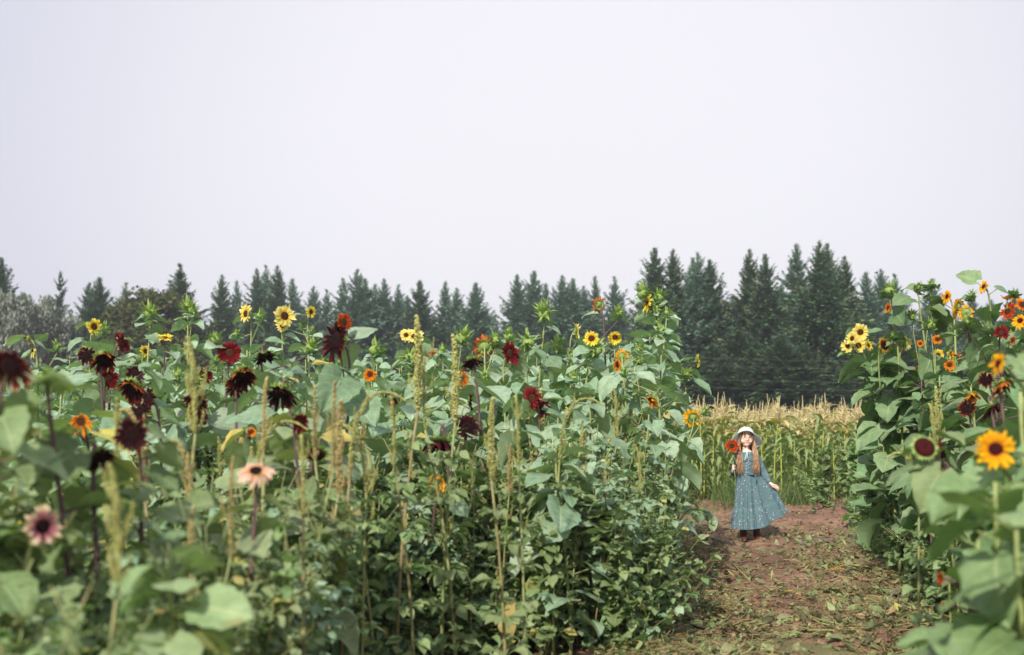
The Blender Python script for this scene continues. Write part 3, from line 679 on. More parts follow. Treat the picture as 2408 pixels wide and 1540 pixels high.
# ------------------------------------------------------------------ weeds
def weed_mesh(seed, h, nb, L, mat, kind='oval', airy=False):
    rs = np.random.RandomState(seed); st = MB(); fo = MB()
    C = bez(np.zeros(3), np.array([rs.normal(0,.04),rs.normal(0,.04),h*.4]), np.array([rs.normal(0,.08),rs.normal(0,.08),h*.7]), np.array([rs.normal(0,.1),rs.normal(0,.1),h]), 12)
    tube(st, C, np.linspace(.0045,.002,12), 5)
    axes = [(C,.3)]
    for i in range(nb):
        t = rs.uniform(.1,.85); p = C[int(t*11)]; a = rs.uniform(0,2*PI); l = h*rs.uniform(.2,.45)*(1.1-t*.7); el = rs.uniform(.5,1.1)
        d = np.array([math.cos(a)*math.cos(el),math.sin(a)*math.cos(el),math.sin(el)]); e = p+d*l
        B = bez(p,p+d*l*.4+[0,0,-.01],p+d*l*.7,e+[0,0,l*.1],6); tube(st,B,np.linspace(.0022,.001,6),4); axes.append((B,0))
    for A,t0 in axes:
        L_ = np.sum(np.linalg.norm(np.diff(A,axis=0),axis=1)); nl = max(5,int(L_/(.02 if not airy else .014)))
        for i in range(nl):
            t = t0+(1-t0)*(i+.5)/nl; p = A[min(int(t*(len(A)-1)),len(A)-1)]+rs.normal(0,.004,3); a = rs.uniform(0,2*PI)
            add_leaf(fo, p, (math.cos(a),math.sin(a),rs.uniform(-.6,.6)), L*rs.uniform(.5,1.2)*(1.1-.45*t), rs, kind, 6 if not airy else 4, 3, W=1.35 if not airy else .8)
    return st.mesh('stem',[M_wstem]), fo.mesh('foliage',[mat])
WD = [weed_mesh(200+i, h, nb, L, M_pale_weed if pal else M_weed, 'heart' if hk else 'oval', air) for i,(h,nb,L,pal,hk,air) in enumerate(
     [(.8,16,.07,0,0,0),(.75,20,.055,1,0,0),(.7,13,.08,0,1,0),(.85,22,.05,1,0,0),(.6,16,.06,0,0,0),(.8,13,.095,0,1,0),(.8,26,.026,1,0,1),(.7,18,.065,1,0,0)])]
def weed(x,y,h,j,label,group,rz=0,nm='weed_plant'):
    r = empty(nm,(x,y,0),label,'weed',group); s = h/.75; r.scale=(s,s,s); r.rotation_euler = (rnd.uniform(-.12,.12),rnd.uniform(-.12,.12),rz)
    for k,me in zip(('stem','foliage'),WD[j]):
        o = bpy.data.objects.new(k,me); scene.collection.objects.link(o); o.parent = r
n = 0
while n < 150:
    d = math.sqrt(rnd.uniform(2.4**2, 9.5**2)); X = rnd.uniform(-.46*d, XL(d)+.03)
    px = 512+X/d*F
    edge = X > XL(d)-.35
    if d < front(px)-.15: continue
    if d > 7 and not edge and rnd.random() < .85: continue
    if px < 200 and rnd.random() < .5: continue
    if edge: h = rnd.uniform(.35,.95)
    else: h = cap(X,d,topL(X,d)*rnd.uniform(.6,.95),.17)
    if h < .25: continue
    j = rnd.choice([1,3,6,7,0,6,3]) if (px < 420 and d < 5.5) else rnd.choice([0,2,4,5,0,1,7,2])
    weed(X,d,h,j,'leafy branching weed, one of many along the front and edge of the left bed','weeds in the left bed',rnd.uniform(0,6)); n += 1
WT = [weed_mesh(260+i, 1.2, nb, L, mt, 'oval') for i,(nb,L,mt) in enumerate([(9,.075,M_weed),(13,.06,M_pale_weed),(7,.09,M_weed),(15,.05,M_weed),(11,.07,M_pale_weed),(8,.085,M_leafL)])]
n = 0
while n < 185:
    px = rnd.uniform(150,690) if n < 135 else rnd.uniform(0,330); d = front(px)+abs(rnd.gauss(0,1.1))+rnd.uniform(-.1,.3); X = (px-512)/F*d
    if X > XL(d)+.02 or d > 9.5: continue
    h = cap(X,d,topL(X,d)*rnd.uniform(.72,1.02),.07)
    if h < .4: continue
    r = empty('tall_weed',(X,d,0),'tall upright leafy weed in the tangled front of the left bed','weed','tall weeds in the left bed'); q = h/1.2; r.scale = (max(q,.8),max(q,.8),q)
    r.rotation_euler = (rnd.uniform(-.1,.1),rnd.uniform(-.1,.1),rnd.uniform(0,6.28))
    for k,me in zip(('stem','foliage'),rnd.choice(WT)):
        o = bpy.data.objects.new(k,me); scene.collection.objects.link(o); o.parent = r
    n += 1
n = 0
while n < 26:
    d = rnd.uniform(5.5,13.5); X = rnd.uniform(XR(d)-.05, XR(d)+.5)
    weed(X,d,rnd.uniform(.3,.85),rnd.choice([0,2,4,5,6,1]),'low leafy weed at the foot of the right bed','weeds at the right bed edge',rnd.uniform(0,6)); n += 1
n = 0
while n < 22:                           # darker weeds between the right bed and the corn
    d = rnd.uniform(14.5,19.3); X = XR(d)+rnd.uniform(-.1,1.6)+(0.0 if d < 17 else -.2)
    weed(X,d,rnd.uniform(.8,1.55),rnd.choice([0,2,4,5,6]),'tall dull green weed between the right bed and the corn','weeds before the corn at right',rnd.uniform(0,6)); n += 1
# low cover under the beds
def cover(name, label, pts_fn, count, Lr, mat, kind='oval', zmax=.35, seed=5):
    rs = np.random.RandomState(seed); mb = MB()
    for _ in range(count):
        x, y = pts_fn(rs); a = rs.uniform(0,2*PI)
        add_leaf(mb, np.array([x,y,rs.uniform(.02,zmax)]), (math.cos(a),math.sin(a),rs.uniform(-.5,.6)), rs.uniform(*Lr), rs, kind, 5, 3, W=1.2)
    o = mb.build(name, [mat]); tag(o, label, 'ground cover', None, 'stuff'); return o
def leftpts(rs):
    while True:
        d = math.sqrt(rs.uniform(2.5**2,13.2**2)); x = rs.uniform(-.47*d, XL(d)+.02)
        if d > front(512+x/d*F)-.5: return x, d
def rightpts(rs):
    d = math.sqrt(rs.uniform(3.5**2,14**2)); return XR(d)-.02+rs.uniform(0,1)**1.5*(.5*d+1-XR(d)+.3), d
cover('undergrowth', 'tangled low green growth under the sunflowers of the left bed', leftpts, 9000, (.05,.11), M_weed, zmax=.5)
cover('undergrowth', 'tangled low green growth under the sunflowers of the right bed', rightpts, 3500, (.05,.11), M_weed, zmax=.45, seed=6)
# ------------------------------------------------------------------ corn
def corn_mesh(seed):
    rs = np.random.RandomState(seed); st = MB(); fo = MB(); ta = MB(); h = rs.uniform(1.36,1.5)
    C = bez(np.zeros(3),np.array([0,0,h*.3]),np.array([rs.normal(0,.02),rs.normal(0,.02),h*.7]),np.array([rs.normal(0,.04),rs.normal(0,.04),h]),10)
    tube(st,C,np.linspace(.014,.006,10),6)
    az = rs.uniform(0,PI)
    for i in range(12):
        t = .06+.9*i/11; p = C[min(int(t*9),9)]; a = az+(PI if i%2 else 0)+rs.normal(0,.3); L = rs.uniform(.5,.8)*(1-.45*abs(t-.45))
        nu = 9; u = np.linspace(0,1,nu); el0 = rs.uniform(.8,1.25); k = rs.uniform(1.8,3.2); ang = el0-k*u**1.3
        step = L/(nu-1); r = np.cumsum(np.cos(ang))*step; z = np.cumsum(np.sin(ang))*step
        cx = p+np.stack([math.cos(a)*r,math.sin(a)*r,z],1); w = .038*np.interp(u,[0,.2,.6,1],[.5,1,.9,.02])
        sd = np.array([-math.sin(a),math.cos(a),0]); tw = rs.normal(0,.6)
        rows = []
        for q in range(3):
            v = q-1; rows.append(cx+sd*(v*w)[:,None]*np.cos(tw*u)[:,None]+np.array([0,0,1])*(abs(v)*w*.45+v*w*np.sin(tw*u))[:,None])
        V = np.stack(rows,1).reshape(-1,3); uv = np.stack(np.broadcast_arrays(u[:,None]*.1,np.array([0,.5,1])[None]),-1).reshape(-1,2)
        fo.add(V,grid_faces(nu,3),uv)
    b = C[-1]; th = rs.uniform(.36,.46)
    tube(ta,[b,b+[0,0,th*.5],b+[rs.normal(0,.02),rs.normal(0,.02),th]],[.006,.008,.004],4)
    for i in range(14):
        z = rs.uniform(.0,.4)*th; a = rs.uniform(0,2*PI); l = rs.uniform(.14,.26); sp = rs.uniform(.35,.95)
        p = b+[0,0,z]; e = p+np.array([math.cos(a)*l*sp,math.sin(a)*l*sp,l*(1-sp*.85)]); m = (p+e)/2+[0,0,.05*sp]
        tube(ta,bez(p,p*.5+m*.5,m,e,5),[.005,.007,.007,.006,.003],4)
    for i in range(3):                 # dry top leaves
        a = rs.uniform(0,2*PI); V,uv = blade(6,3,[0,.2,.6,1],[.12,.2,.16,0],0,0,.3,.3,rs.uniform(.8,2),.5,.02,1,.5)
        ta.add(V@frame((math.cos(a),math.sin(a),.7)).T+b-[0,0,.05],LF(6,3),uv)
    return h+th, st, fo, ta
CM = [corn_mesh(i+900) for i in range(9)]
CME = [(c[0],c[1].mesh('stalk',[M_cstalk]),c[2].mesh('foliage',[M_corn]),c[3].mesh('tassel',[M_tassel])) for c in CM]
def corn(x,y,j,s,rz):
    r = empty('corn_plant',(x,y,0),'corn stalk with straw coloured tassel in the corn field behind the girl','corn','corn stalks behind the girl'); r.scale=(s,s,s); r.rotation_euler[2]=rz
    for nm,me in zip(('stalk','foliage','tassel'),CME[j][1:]):
        o = bpy.data.objects.new(nm,me); scene.collection.objects.link(o); o.parent = r
stuff_pts = []; nc = 0
for row in range(26):
    d = 20.6+row*.72
    for q in np.arange(-14,18,.22 if row < 3 else .28):
        x = q+rnd.uniform(-.06,.06); dd = d+rnd.uniform(-.08,.08); px = 512+x/dd*F
        j = rnd.randrange(9); s = rnd.uniform(.88,1.1); rz = rnd.uniform(0,6.28)
        if 645 < px < 905 and nc < 300: corn(x,dd,j,s,rz); nc += 1
        elif row < 20 or 600 < px < 950: stuff_pts.append((x,dd,j,s,rz))
print('corn', nc, 'field', len(stuff_pts))
mb = MB()
def add_inst(dst, src, x, y, s, rz, m):
    V = np.concatenate(src.v); uv = np.concatenate(src.uv); c, sn = math.cos(rz), math.sin(rz)
    W = np.stack([(V[:,0]*c-V[:,1]*sn)*s+x,(V[:,0]*sn+V[:,1]*c)*s+y,V[:,2]*s],1)
    q = np.concatenate(src.f) if src.f else None; t = np.concatenate(src.t) if src.t else None
    dst.add(W,q,uv,t,m)
stuff_pts = [p for p in stuff_pts if 380 < 512+p[0]/p[1]*F < 1200]
for x,d,j,s,rz in stuff_pts[:1500]:
    for k in range(3): add_inst(mb, CM[j][1+k], x, d, s, rz, k)
o = mb.build('corn_field',[M_cstalk,M_corn,M_tassel]); tag(o,'rest of the tasselled corn field stretching back to the trees','corn',None,'stuff')
# tall grass in front of the corn, right of the girl
rs = np.random.RandomState(3); mb = MB()
for i in range(1000):
    d = rs.uniform(18.6,20.5); cl = rs.randint(0,26); x = 3.55+((cl*.618)%1)*1.5+rs.normal(0,.09) if rs.rand()<.8 else rs.uniform(2.2,6.5); L = rs.uniform(.45,1.15)*(1 if x > 3.4 else .35)*(.6+.4*((cl*.37)%1)); a = rs.uniform(0,2*PI)
    V,uv = blade(6,3,[0,.3,1],[.5,.5,0],0,0,L,.012,rs.uniform(.3,1.9),.3,0,0,0)
    mb.add(V@frame((math.cos(a)*.3,math.sin(a)*.3,1),(-math.cos(a),-math.sin(a),.2)).T+[x,d,0],LF(6,3),uv)
o = mb.build('grass',[M_grass]); tag(o,'tall loose green grass at the foot of the corn','grass',None,'stuff')

# ------------------------------------------------------------------ ground
def soil_mat():
    m,n,l = newmat('red_brown_soil'); t = N(n,'ShaderNodeTexCoord')
    a = N(n,'ShaderNodeTexNoise'); a.inputs['Scale'].default_value=1.3; a.inputs['Detail'].default_value=8; l.new(t.outputs['Object'],a.inputs['Vector'])
    b = N(n,'ShaderNodeTexNoise'); b.inputs['Scale'].default_value=28; b.inputs['Detail'].default_value=8; b.inputs['Roughness'].default_value=.7; l.new(t.outputs['Object'],b.inputs['Vector'])
    c = ramp(n,l,a.outputs[0],[(.3,(.15,.095,.07)),(.5,(.24,.15,.108)),(.7,(.34,.215,.16))])
    c = mixc(n,l,.6,c,ramp(n,l,b.outputs[0],[(.3,(.5,.5,.5)),(.65,(1.3,1.3,1.3))]),'MULTIPLY')
    p = N(n,'ShaderNodeBsdfPrincipled'); p.inputs['Roughness'].default_value=.95; p.inputs['Specular IOR Level'].default_value=.1; l.new(c,p.inputs['Base Color'])
    bp = N(n,'ShaderNodeBump'); bp.inputs['Distance'].default_value=.03; bp.inputs['Strength'].default_value=.8; l.new(b.outputs[0],bp.inputs['Height']); l.new(bp.outputs[0],p.inputs['Normal'])
    o = N(n,'ShaderNodeOutputMaterial'); l.new(p.outputs[0],o.inputs[0]); return m
M_soil = soil_mat()
M_field = simple_mat('field_ground',[(0,(.1,.12,.05)),(.5,(.16,.15,.07)),(1,(.22,.18,.1))],'noise',.95,scale=3)
from mathutils import noise as mnoise
g = MB(); xs = np.array([-900,-300,-100,-40,-15,-8,-4,0,4,8,15,40,100,300,900.]); ys = np.array([-300,-60,-10,0,5,10,15,20,25,30,45,70,110,200,400,900,1600.])
X,Y = np.meshgrid(xs,ys,indexing='ij'); Z = np.where((Y>60),0.0,0.0)
g.add(np.stack([X,Y,Z-.03],-1).reshape(-1,3),grid_faces(len(xs),len(ys))[:,::-1])
o = g.build('ground',[M_field]); tag(o,kind='structure')
g = MB(); xs = np.arange(-3,9,.045); ys = np.arange(3.5,22.5,.05); X,Y = np.meshgrid(xs,ys,indexing='ij')
Z = np.zeros_like(X)
for (sx,amp,sd) in ((1.1,.05,0),(3.2,.035,5),(9,.022,9),(24,.010,13)):
    rr = np.random.RandomState(sd)
    for k in range(10):
        a = rr.uniform(0,2*PI); f = sx*rr.uniform(.6,1.6)*2; Z += amp/3.2*np.sin(f*(X*math.cos(a)+Y*math.sin(a))+rr.uniform(0,6)+1.3*np.sin(f*.37*(X*math.sin(a)-Y*math.cos(a))+rr.uniform(0,6)))
GZ = Z.copy()
g.add(np.stack([X,Y,Z],-1).reshape(-1,3),grid_faces(len(xs),len(ys))[:,::-1])
o = g.build('dirt_path',[M_soil]); tag(o,kind='structure')
def gz(x,y):
    i = int(round((x+3)/.045)); j = int(round((y-3.5)/.05))
    if 0<=i<len(xs) and 0<=j<len(ys): return GZ[i,j]
    return 0.0
# litter
M_lit = veined_leaf('dry_litter', (.10,.105,.055), (.17,.165,.085), (.27,.25,.15), (.28,.26,.15), yellow=(.3,.2,.12), yfrac=.8, under=(.22,.2,.13), trans=.1)
M_lit2 = veined_leaf('green_litter', (.11,.15,.06), (.19,.24,.10), (.28,.33,.16), (.3,.32,.16), yellow=(.38,.33,.1), yfrac=.985, under=(.2,.24,.13), trans=.1)
M_lst = simple_mat('cut_stem',[(0,(.15,.10,.055)),(.4,(.30,.24,.12)),(.8,(.42,.42,.18)),(1,(.22,.11,.06))],'island',.7)
rs = np.random.RandomState(21); mb = MB()
def ldens(x,d):
    if d > 14.2: return .04
    v = 1.2 if d < 9.5 else .7
    v *= .55+.45*math.sin(x*3.1+d*1.7)*math.sin(d*2.3-x)
    c = (x-XL(d))/(XR(d)-XL(d)); v *= .75+1.0*abs(c-.5)
    if 9 < d < 13.2 and .25 < c < .6: v *= .35
    return v
k = 0
while k < 42000:
    d = 5.2+10.3*rs.rand()**1.7 if rs.rand()<.93 else rs.uniform(14,20); x = rs.uniform(XL(d)-.3,XR(d)+.4)
    if rs.rand() > ldens(x,d)+.05: continue
    k += 1; z = gz(x,d)+rs.uniform(.002,.03); a = rs.uniform(0,2*PI); r = rs.rand()
    if r < .72: add_leaf(mb,np.array([x,d,z]),(math.cos(a),math.sin(a),rs.uniform(-.15,.45)),rs.choice([.018,.025,.035,.05,.08],p=[.22,.28,.26,.16,.08])*rs.uniform(.8,1.3),rs,'oval' if rs.rand()<.7 else 'heart',4,3,m=int(rs.rand()<.5),curl=rs.uniform(-1.6,1.6))
    else:
        L = rs.uniform(.02,.2); e = np.array([x+math.cos(a)*L,d+math.sin(a)*L,z+rs.uniform(-.005,.05)]); mid = (np.array([x,d,z])+e)/2+rs.normal(0,.012,3)
        tube(mb,[np.array([x,d,z]),mid,e],rs.uniform(.001,.0035),3,m=2,cap=False)
o = mb.build('plant_litter',[M_lit,M_lit2,M_lst]); tag(o,'trampled leaves and chopped stems strewn over the dirt path','litter',None,'stuff')
mb = MB(); rs = np.random.RandomState(66)
for i in range(2600):
    d = rs.uniform(5.5,19.5); x = rs.uniform(XL(d)-.1,XR(d)+.2); r = rs.uniform(.008,.035)
    ph=np.linspace(0,PI,5); th=np.arange(7)/7*2*PI; pp,tt=np.meshgrid(ph,th,indexing='ij')
    V=np.stack([np.sin(pp)*np.cos(tt),np.sin(pp)*np.sin(tt),-np.cos(pp)*.6],-1).reshape(-1,3)*r*rs.uniform(.7,1.3,(35,1))
    mb.add(V+[x,d,gz(x,d)+r*.2],grid_faces(5,7,True))
o = mb.build('soil_clods',[M_soil],smooth=False); tag(o,'small clods of red brown earth on the path','soil',None,'stuff')
M_cut = simple_mat('fresh_cut_stalk',[(0,(.34,.34,.1)),(1,(.48,.45,.18))],'object',.6,bump=True)
M_brn = simple_mat('dead_stalk',[(0,(.14,.08,.05)),(1,(.24,.15,.08))],'object',.8,bump=True)
def stalk_piece(pts_, r, label, group, mat, stub=False):
    P = np.array(pts_); b = P[0].copy(); mb = MB(); tube(mb,P-b,np.linspace(r,r*.7,len(P)),7)
    if stub:
        for i in range(3): tube(mb,[P[-1]-b,P[-1]-b+np.array([rnd.uniform(-.02,.02),rnd.uniform(-.02,.02),rnd.uniform(0,.03)])],.002,3)
    o = mb.build('cut_stalk',[mat],None,tuple(b)); tag(o,label,'stalk',group)
for i,(x1,y1,x2,y2,r) in enumerate([(2035,1230,2230,1190,.009),(1960,1345,2070,1360,.008),(2020,1395,2130,1420,.009),(1820,1290,1870,1330,.007),(1900,1480,2100,1510,.01),(2090,1470,2290,1480,.008),(1830,1120+140,1960,1240,.007),(1720,1340,1790,1380,.006),(2060,1310,2180,1270,.008),(2150,1240,2320,1235,.008)]):
    def gp(x,y,dz): 
        dd = HCAM*F/((y*.42525)-HOR); X = (x*.42525-512)/F*dd; return np.array([X,dd,gz(X,dd)+dz])
    if i == 9: continue
    a, b = gp(x1,y1,.02), gp(x2,y2,.03); stalk_piece([a,(a+b)/2+[0,0,.015],b],r,'loose cut stalk lying across the trampled path','cut stalks lying on the path',M_cut if i%3 else M_brn)
for i,(x,y,h) in enumerate([(1816,1365,.11),(1903,1345,.13),(1990,1300,.1),(2130,1385,.14),(1720,1360,.1),(1770,1430,.09),(2065,1290,.1)]):
    a = gp(x,y,-.02); stalk_piece([a,a+[rnd.uniform(-.02,.02),0,h*.6],a+[rnd.uniform(-.04,.04),0,h]],.009,'short broken stalk stub standing in the path','stalk stubs in the path',M_brn if i%2 else M_cut,True)
# fallen blossom, petals
mb = MB(); rs = np.random.RandomState(9)
for (x,y) in [(1960,1358),(1968,1362),(1972,1352),(2140,1422),(2135,1424),(1860,1385),(1845,1390),(2055,1360),(2245,1370)]:
    a = gp(x,y,.03); 
    for q in range(2): V,uv = blade(5,3,[0,.3,.8,1],[.3,.5,.4,0],0,0,.05,.04,.6,.3,0,0,0); mb.add(V@frame((rs.normal(),rs.normal(),.2)).T+a+rs.normal(0,.01,3)*[1,1,.3],LF(5,3),uv)
o = mb.build('fallen_petals',[PET['G']]); tag(o,'scattered yellow petals fallen on the path','petals',None,'stuff')
a = gp(1590,1512,.05); r = empty('fallen_flower',a,'fallen bloom with mauve disc and orange petals at the bottom of the path','flower')
cal,pet,ds = head_parts(np.zeros(3),(-.2,-.9,.5),.06,'O',np.random.RandomState(4),.5); h_ = cal.build('flower_head',M_brn,r); pet.build('petals',PET['G'],h_); ds.build('disc',D_maroon,h_)
# drip hose pieces
M_hose = simple_mat('black_plastic',[(0,(.02,.02,.025)),(1,(.04,.035,.05))],'object',.4)
M_hose2 = simple_mat('grey_plastic',[(0,(.12,.09,.13)),(1,(.16,.13,.17))],'object',.5)
def hose(pp,m,label):
    P = [gp(x,y,.03) for x,y in pp]; b=P[0].copy(); mb=MB(); t=np.array(P)-b
    tube(mb,np.array([t[int(i)] if i==int(i) else t[int(i)]*(1-i%1)+t[int(i)+1]*(i%1) for i in np.linspace(0,len(t)-1,20)]),.022,8)
    o=mb.build('drip_hose',[m],None,tuple(b)); tag(o,label,'hose')
hose([(1590,1262),(1640,1265),(1690,1272),(1748,1281)],M_hose,'black hose lying on the dirt left of the girl')
hose([(1880,1283),(1930,1272),(1990,1268),(2040,1258)],M_hose2,'greyish hose lying on the dirt right of the girl')
# leaning stems beside the path
mb = MB(); p0 = np.array([XL(8.0)-.02,8.0,0]); p3 = at(1619,1085,9.2); tube(mb,bez(np.zeros(3),np.array([.05,.2,.4]),(p3-p0)*.8,p3-p0,14),np.linspace(.013,.005,14),7)
r = empty('leaning_stem',p0,'bare pale green stem leaning over the left edge of the path','stem'); mb.build('stem',[M_stem],r)
# wilted hanging branch by the path, left of the girl
p0 = np.array([XL(10.2)-.05,10.2,0]); tip = at(1680,1215,9.8)-p0; rs = np.random.RandomState(8)
r = empty('wilted_branch',p0,'arching stem with limp hanging leaves left of the girl','stem'); mb=MB(); C=bez(np.zeros(3),np.array([.05,0,.6]),tip+[-.2,0,.16],tip,12); tube(mb,C,np.linspace(.009,.004,12),6); mb.build('stem',[M_stem],r)
mb=MB()
for i in range(7): add_leaf(mb,C[11-i//2]+rs.normal(0,.01,3),(rs.normal(0,.25),rs.normal(0,.3),-1),rs.uniform(.09,.15),rs,'oval',8,5,W=1.2,up=(0,-1,.2))
mb.build('foliage',[M_leafL],r)
# hanging yellow leaves plants in the lower middle
for i,(x,y,d,col) in enumerate([(1330,1370,6.6,0),(1262,1415,6.2,1),(1190,1480,5.6,1),(1320,1430,6.4,1),(830,1260,5.2,1)]):
    tp = at(x,y,d); tp[2]+=.12; rs=np.random.RandomState(40+i); b0=np.array([tp[0]+.1,d+.05,0]); b0[0]=min(b0[0],XL(d)-.03)
    r = empty('yellowing_plant',b0,['weed with a large half yellow leaf hanging low near the path','stem with a pale yellow hanging leaf, low centre','stem with a browned yellow leaf at the bottom centre','stem with one long yellow leaf pointing down, low centre','bare stem topped by one withered yellow leaf, left of centre'][i],'weed')
    mb=MB(); t=tp-b0; C=bez(np.zeros(3),np.array([0,0,t[2]*.5]),t+[0,0,.02],t,10); tube(mb,C,np.linspace(.007,.003,10),6); mb.build('stem',[M_wstem],r)
    mb=MB()
    for q in range(2 if i<4 else 1): add_leaf(mb,t+rs.normal(0,.02,3),(rs.normal(0,.4),-.2,-1),rs.uniform(.10,.15),rs,'oval',9,5,W=1.5,curl=.3,up=(rs.normal(0,.5),-1,.2))
    mb.build('yellow_leaf',[M_yel],r) if 'M_yel' in globals() else None
    if 'M_yel' not in globals():
        M_yel = veined_leaf('yellow_leaf',(.5,.42,.1),(.52,.44,.14),(.45,.42,.16),(.6,.55,.25),under=(.5,.45,.2)); mb.build('yellow_leaf',[M_yel],r)
    mb=MB()
    for q in range(14):
        p=C[rs.randint(2,9)]; a=rs.uniform(0,6.28); add_leaf(mb,p,(math.cos(a),math.sin(a),rs.uniform(-.5,.4)),rs.uniform(.06,.1),rs,'heart',7,5)
    mb.build('foliage',[M_weed],r)
# ------------------------------------------------------------------ the girl
GX, GY = 2.765, 13.25
def gm(name, c, rough=.6, sss=0, noise=0, c2=None, scale=40):
    m,n,l = newmat(name); b = N(n,'ShaderNodeBsdfPrincipled'); b.inputs['Roughness'].default_value=rough; b.inputs['Specular IOR Level'].default_value=.3
    b.inputs['Base Color'].default_value=(*c,1)
    if c2:
        t=N(n,'ShaderNodeTexCoord'); z=N(n,'ShaderNodeTexNoise'); z.inputs['Scale'].default_value=scale; l.new(t.outputs['Object'],z.inputs['Vector'])
        l.new(ramp(n,l,z.outputs[0],[(.35,c),(.65,c2)]),b.inputs['Base Color'])
    if sss: b.inputs['Subsurface Weight'].default_value=sss; b.inputs['Subsurface Radius'].default_value=(.01,.004,.002); b.inputs['Subsurface Scale'].default_value=.5
    o=N(n,'ShaderNodeOutputMaterial'); l.new(b.outputs[0],o.inputs[0]); return m
M_skin = gm('skin',(.82,.56,.46),.55,.15,c2=(.88,.62,.52),scale=14)
M_lip = gm('lip',(.66,.3,.27),.5); M_hat = gm('mint_white_cotton',(.82,.9,.88),.9,c2=(.86,.93,.91))
M_eye = gm('eye',(.03,.02,.02),.2); M_brow = gm('brow',(.16,.09,.06),.8)
M_boot = gm('boot_leather',(.07,.022,.016),.5,c2=(.12,.035,.022),scale=9); M_tight = gm('dark_tights',(.015,.012,.014),.8)
M_rib = gm('ribbon',(.62,.78,.8),.7); M_gl = gm('glasses_metal',(.3,.14,.12),.3); M_band = gm('paper_wristband',(.6,.68,.85),.6,c2=(.05,.2,.65),scale=25)
M_lens = None
m,n,l = newmat('lens_coating'); b=N(n,'ShaderNodeBsdfPrincipled'); b.inputs['Base Color'].default_value=(.55,.45,.9,1); b.inputs['Roughness'].default_value=.02
tr=N(n,'ShaderNodeBsdfTransparent'); ms=N(n,'ShaderNodeMixShader'); ms.inputs[0].default_value=.03; l.new(tr.outputs[0],ms.inputs[1]); l.new(b.outputs[0],ms.inputs[2]); o=N(n,'ShaderNodeOutputMaterial'); l.new(ms.outputs[0],o.inputs[0]); M_lens=m
m,n,l = newmat('mint_white_cotton_weave'); M_hat=m; rgb=N(n,'ShaderNodeRGB'); rgb.outputs[0].default_value=(.93,.96,.93,1); leaf_out(n,l,rgb.outputs[0],.9,.35,spec=.1)
for x_ in n:
    if x_.type=='MIX': x_.inputs[7].default_value=(1,1,1.05,1)
# dress: teal cotton with small pink and white sprigs
m,n,l = newmat('teal_sprigged_cotton'); M_dress = m
t=N(n,'ShaderNodeTexCoord'); vo=N(n,'ShaderNodeTexVoronoi'); vo.inputs['Scale'].default_value=30; vo.inputs['Randomness'].default_value=.75; l.new(t.outputs['Object'],vo.inputs['Vector'])
nz=N(n,'ShaderNodeTexNoise'); nz.inputs['Scale'].default_value=95; l.new(t.outputs['Object'],nz.inputs['Vector'])
dd_=mathn(n,l,'ADD',vo.outputs['Distance'],mathn(n,l,'MULTIPLY',mathn(n,l,'SUBTRACT',nz.outputs[0],.5),.22))
base=ramp(n,l,nz.outputs[0],[(.3,(.085,.165,.20)),(.7,(.115,.2,.24))])
sp=N(n,'ShaderNodeSeparateXYZ'); l.new(vo.outputs['Color'],sp.inputs[0])
spc=ramp(n,l,sp.outputs[0],[(0,(.5,.4,.43)),(.5,(.5,.27,.33)),(.8,(.56,.5,.5))])
c=mixc(n,l,mathn(n,l,'LESS_THAN',dd_,.2),base,spc)
b=N(n,'ShaderNodeBsdfPrincipled'); b.inputs['Roughness'].default_value=.75; b.inputs['Specular IOR Level'].default_value=.3; l.new(c,b.inputs['Base Color']); o=N(n,'ShaderNodeOutputMaterial'); l.new(b.outputs[0],o.inputs[0])
M_hair = simple_mat('golden_brown_hair',[(0,(.2,.11,.06)),(.4,(.42,.25,.15)),(.75,(.6,.4,.26)),(1,(.78,.6,.42))],'island',.42,scale=30)
M_hairD = simple_mat('dark_fringe_hair',[(0,(.09,.05,.035)),(.6,(.17,.09,.06)),(1,(.27,.16,.1))],'island',.5,scale=30)

girl = empty('person',(GX,GY,0),'girl in mint sun hat and teal flowered dress standing on the path','person')
def ell(mb,c,r,rot=None,a=20,bq=14,m=0):
    ph=np.linspace(0,PI,bq); th=np.arange(a)/a*2*PI; pp,tt=np.meshgrid(ph,th,indexing='ij')
    V=np.stack([np.sin(pp)*np.cos(tt),np.sin(pp)*np.sin(tt),-np.cos(pp)],-1).reshape(-1,3)*np.array(r)
    if rot is not None: V=V@np.array(Matrix.Rotation(rot[0],3,rot[1])).T
    mb.add(V+np.array(c),grid_faces(bq,a,True),m=m)
def limb(mb,pts_,rad,n=12):
    P=np.array(pts_,float); tube(mb,P,rad,n)
    for p,r in zip(P,np.broadcast_to(rad,(len(P),))): ell(mb,p,(r,r,r),a=12,bq=8)
def remeshed(mb,name,mats,parent,vox,smooth=2,colour=None):
    o = mb.build(name,mats,None); md=o.modifiers.new('r','REMESH'); md.mode='VOXEL'; md.voxel_size=vox
    s=o.modifiers.new('s','SMOOTH'); s.iterations=smooth; s.factor=.5
    dg=bpy.context.evaluated_depsgraph_get(); dg.update(); me=bpy.data.meshes.new_from_object(o.evaluated_get(dg))
    o.modifiers.clear(); old=o.data; o.data=me; bpy.data.meshes.remove(old); me.name=name
    me.materials.clear()
    for m in mats: me.materials.append(m)
    me.polygons.foreach_set('use_smooth',np.full(len(me.polygons),True)); me.polygons.foreach_set('material_index',np.zeros(len(me.polygons),np.int32))
    if colour: colour(me)
    o.parent=parent; return o
H = np.array([-.043,-.005,1.205])                    # head centre
HR = (np.array([-.214,-.13,.866])); HL = np.array([.262,-.05,.652])  # wrists/hands
body = MB()
ell(body,H+[0,.012,.018],(.074,.088,.088)); ell(body,H+[0,-.018,-.022],(.071,.068,.071)); ell(body,H+[0,-.034,-.07],(.038,.04,.03))
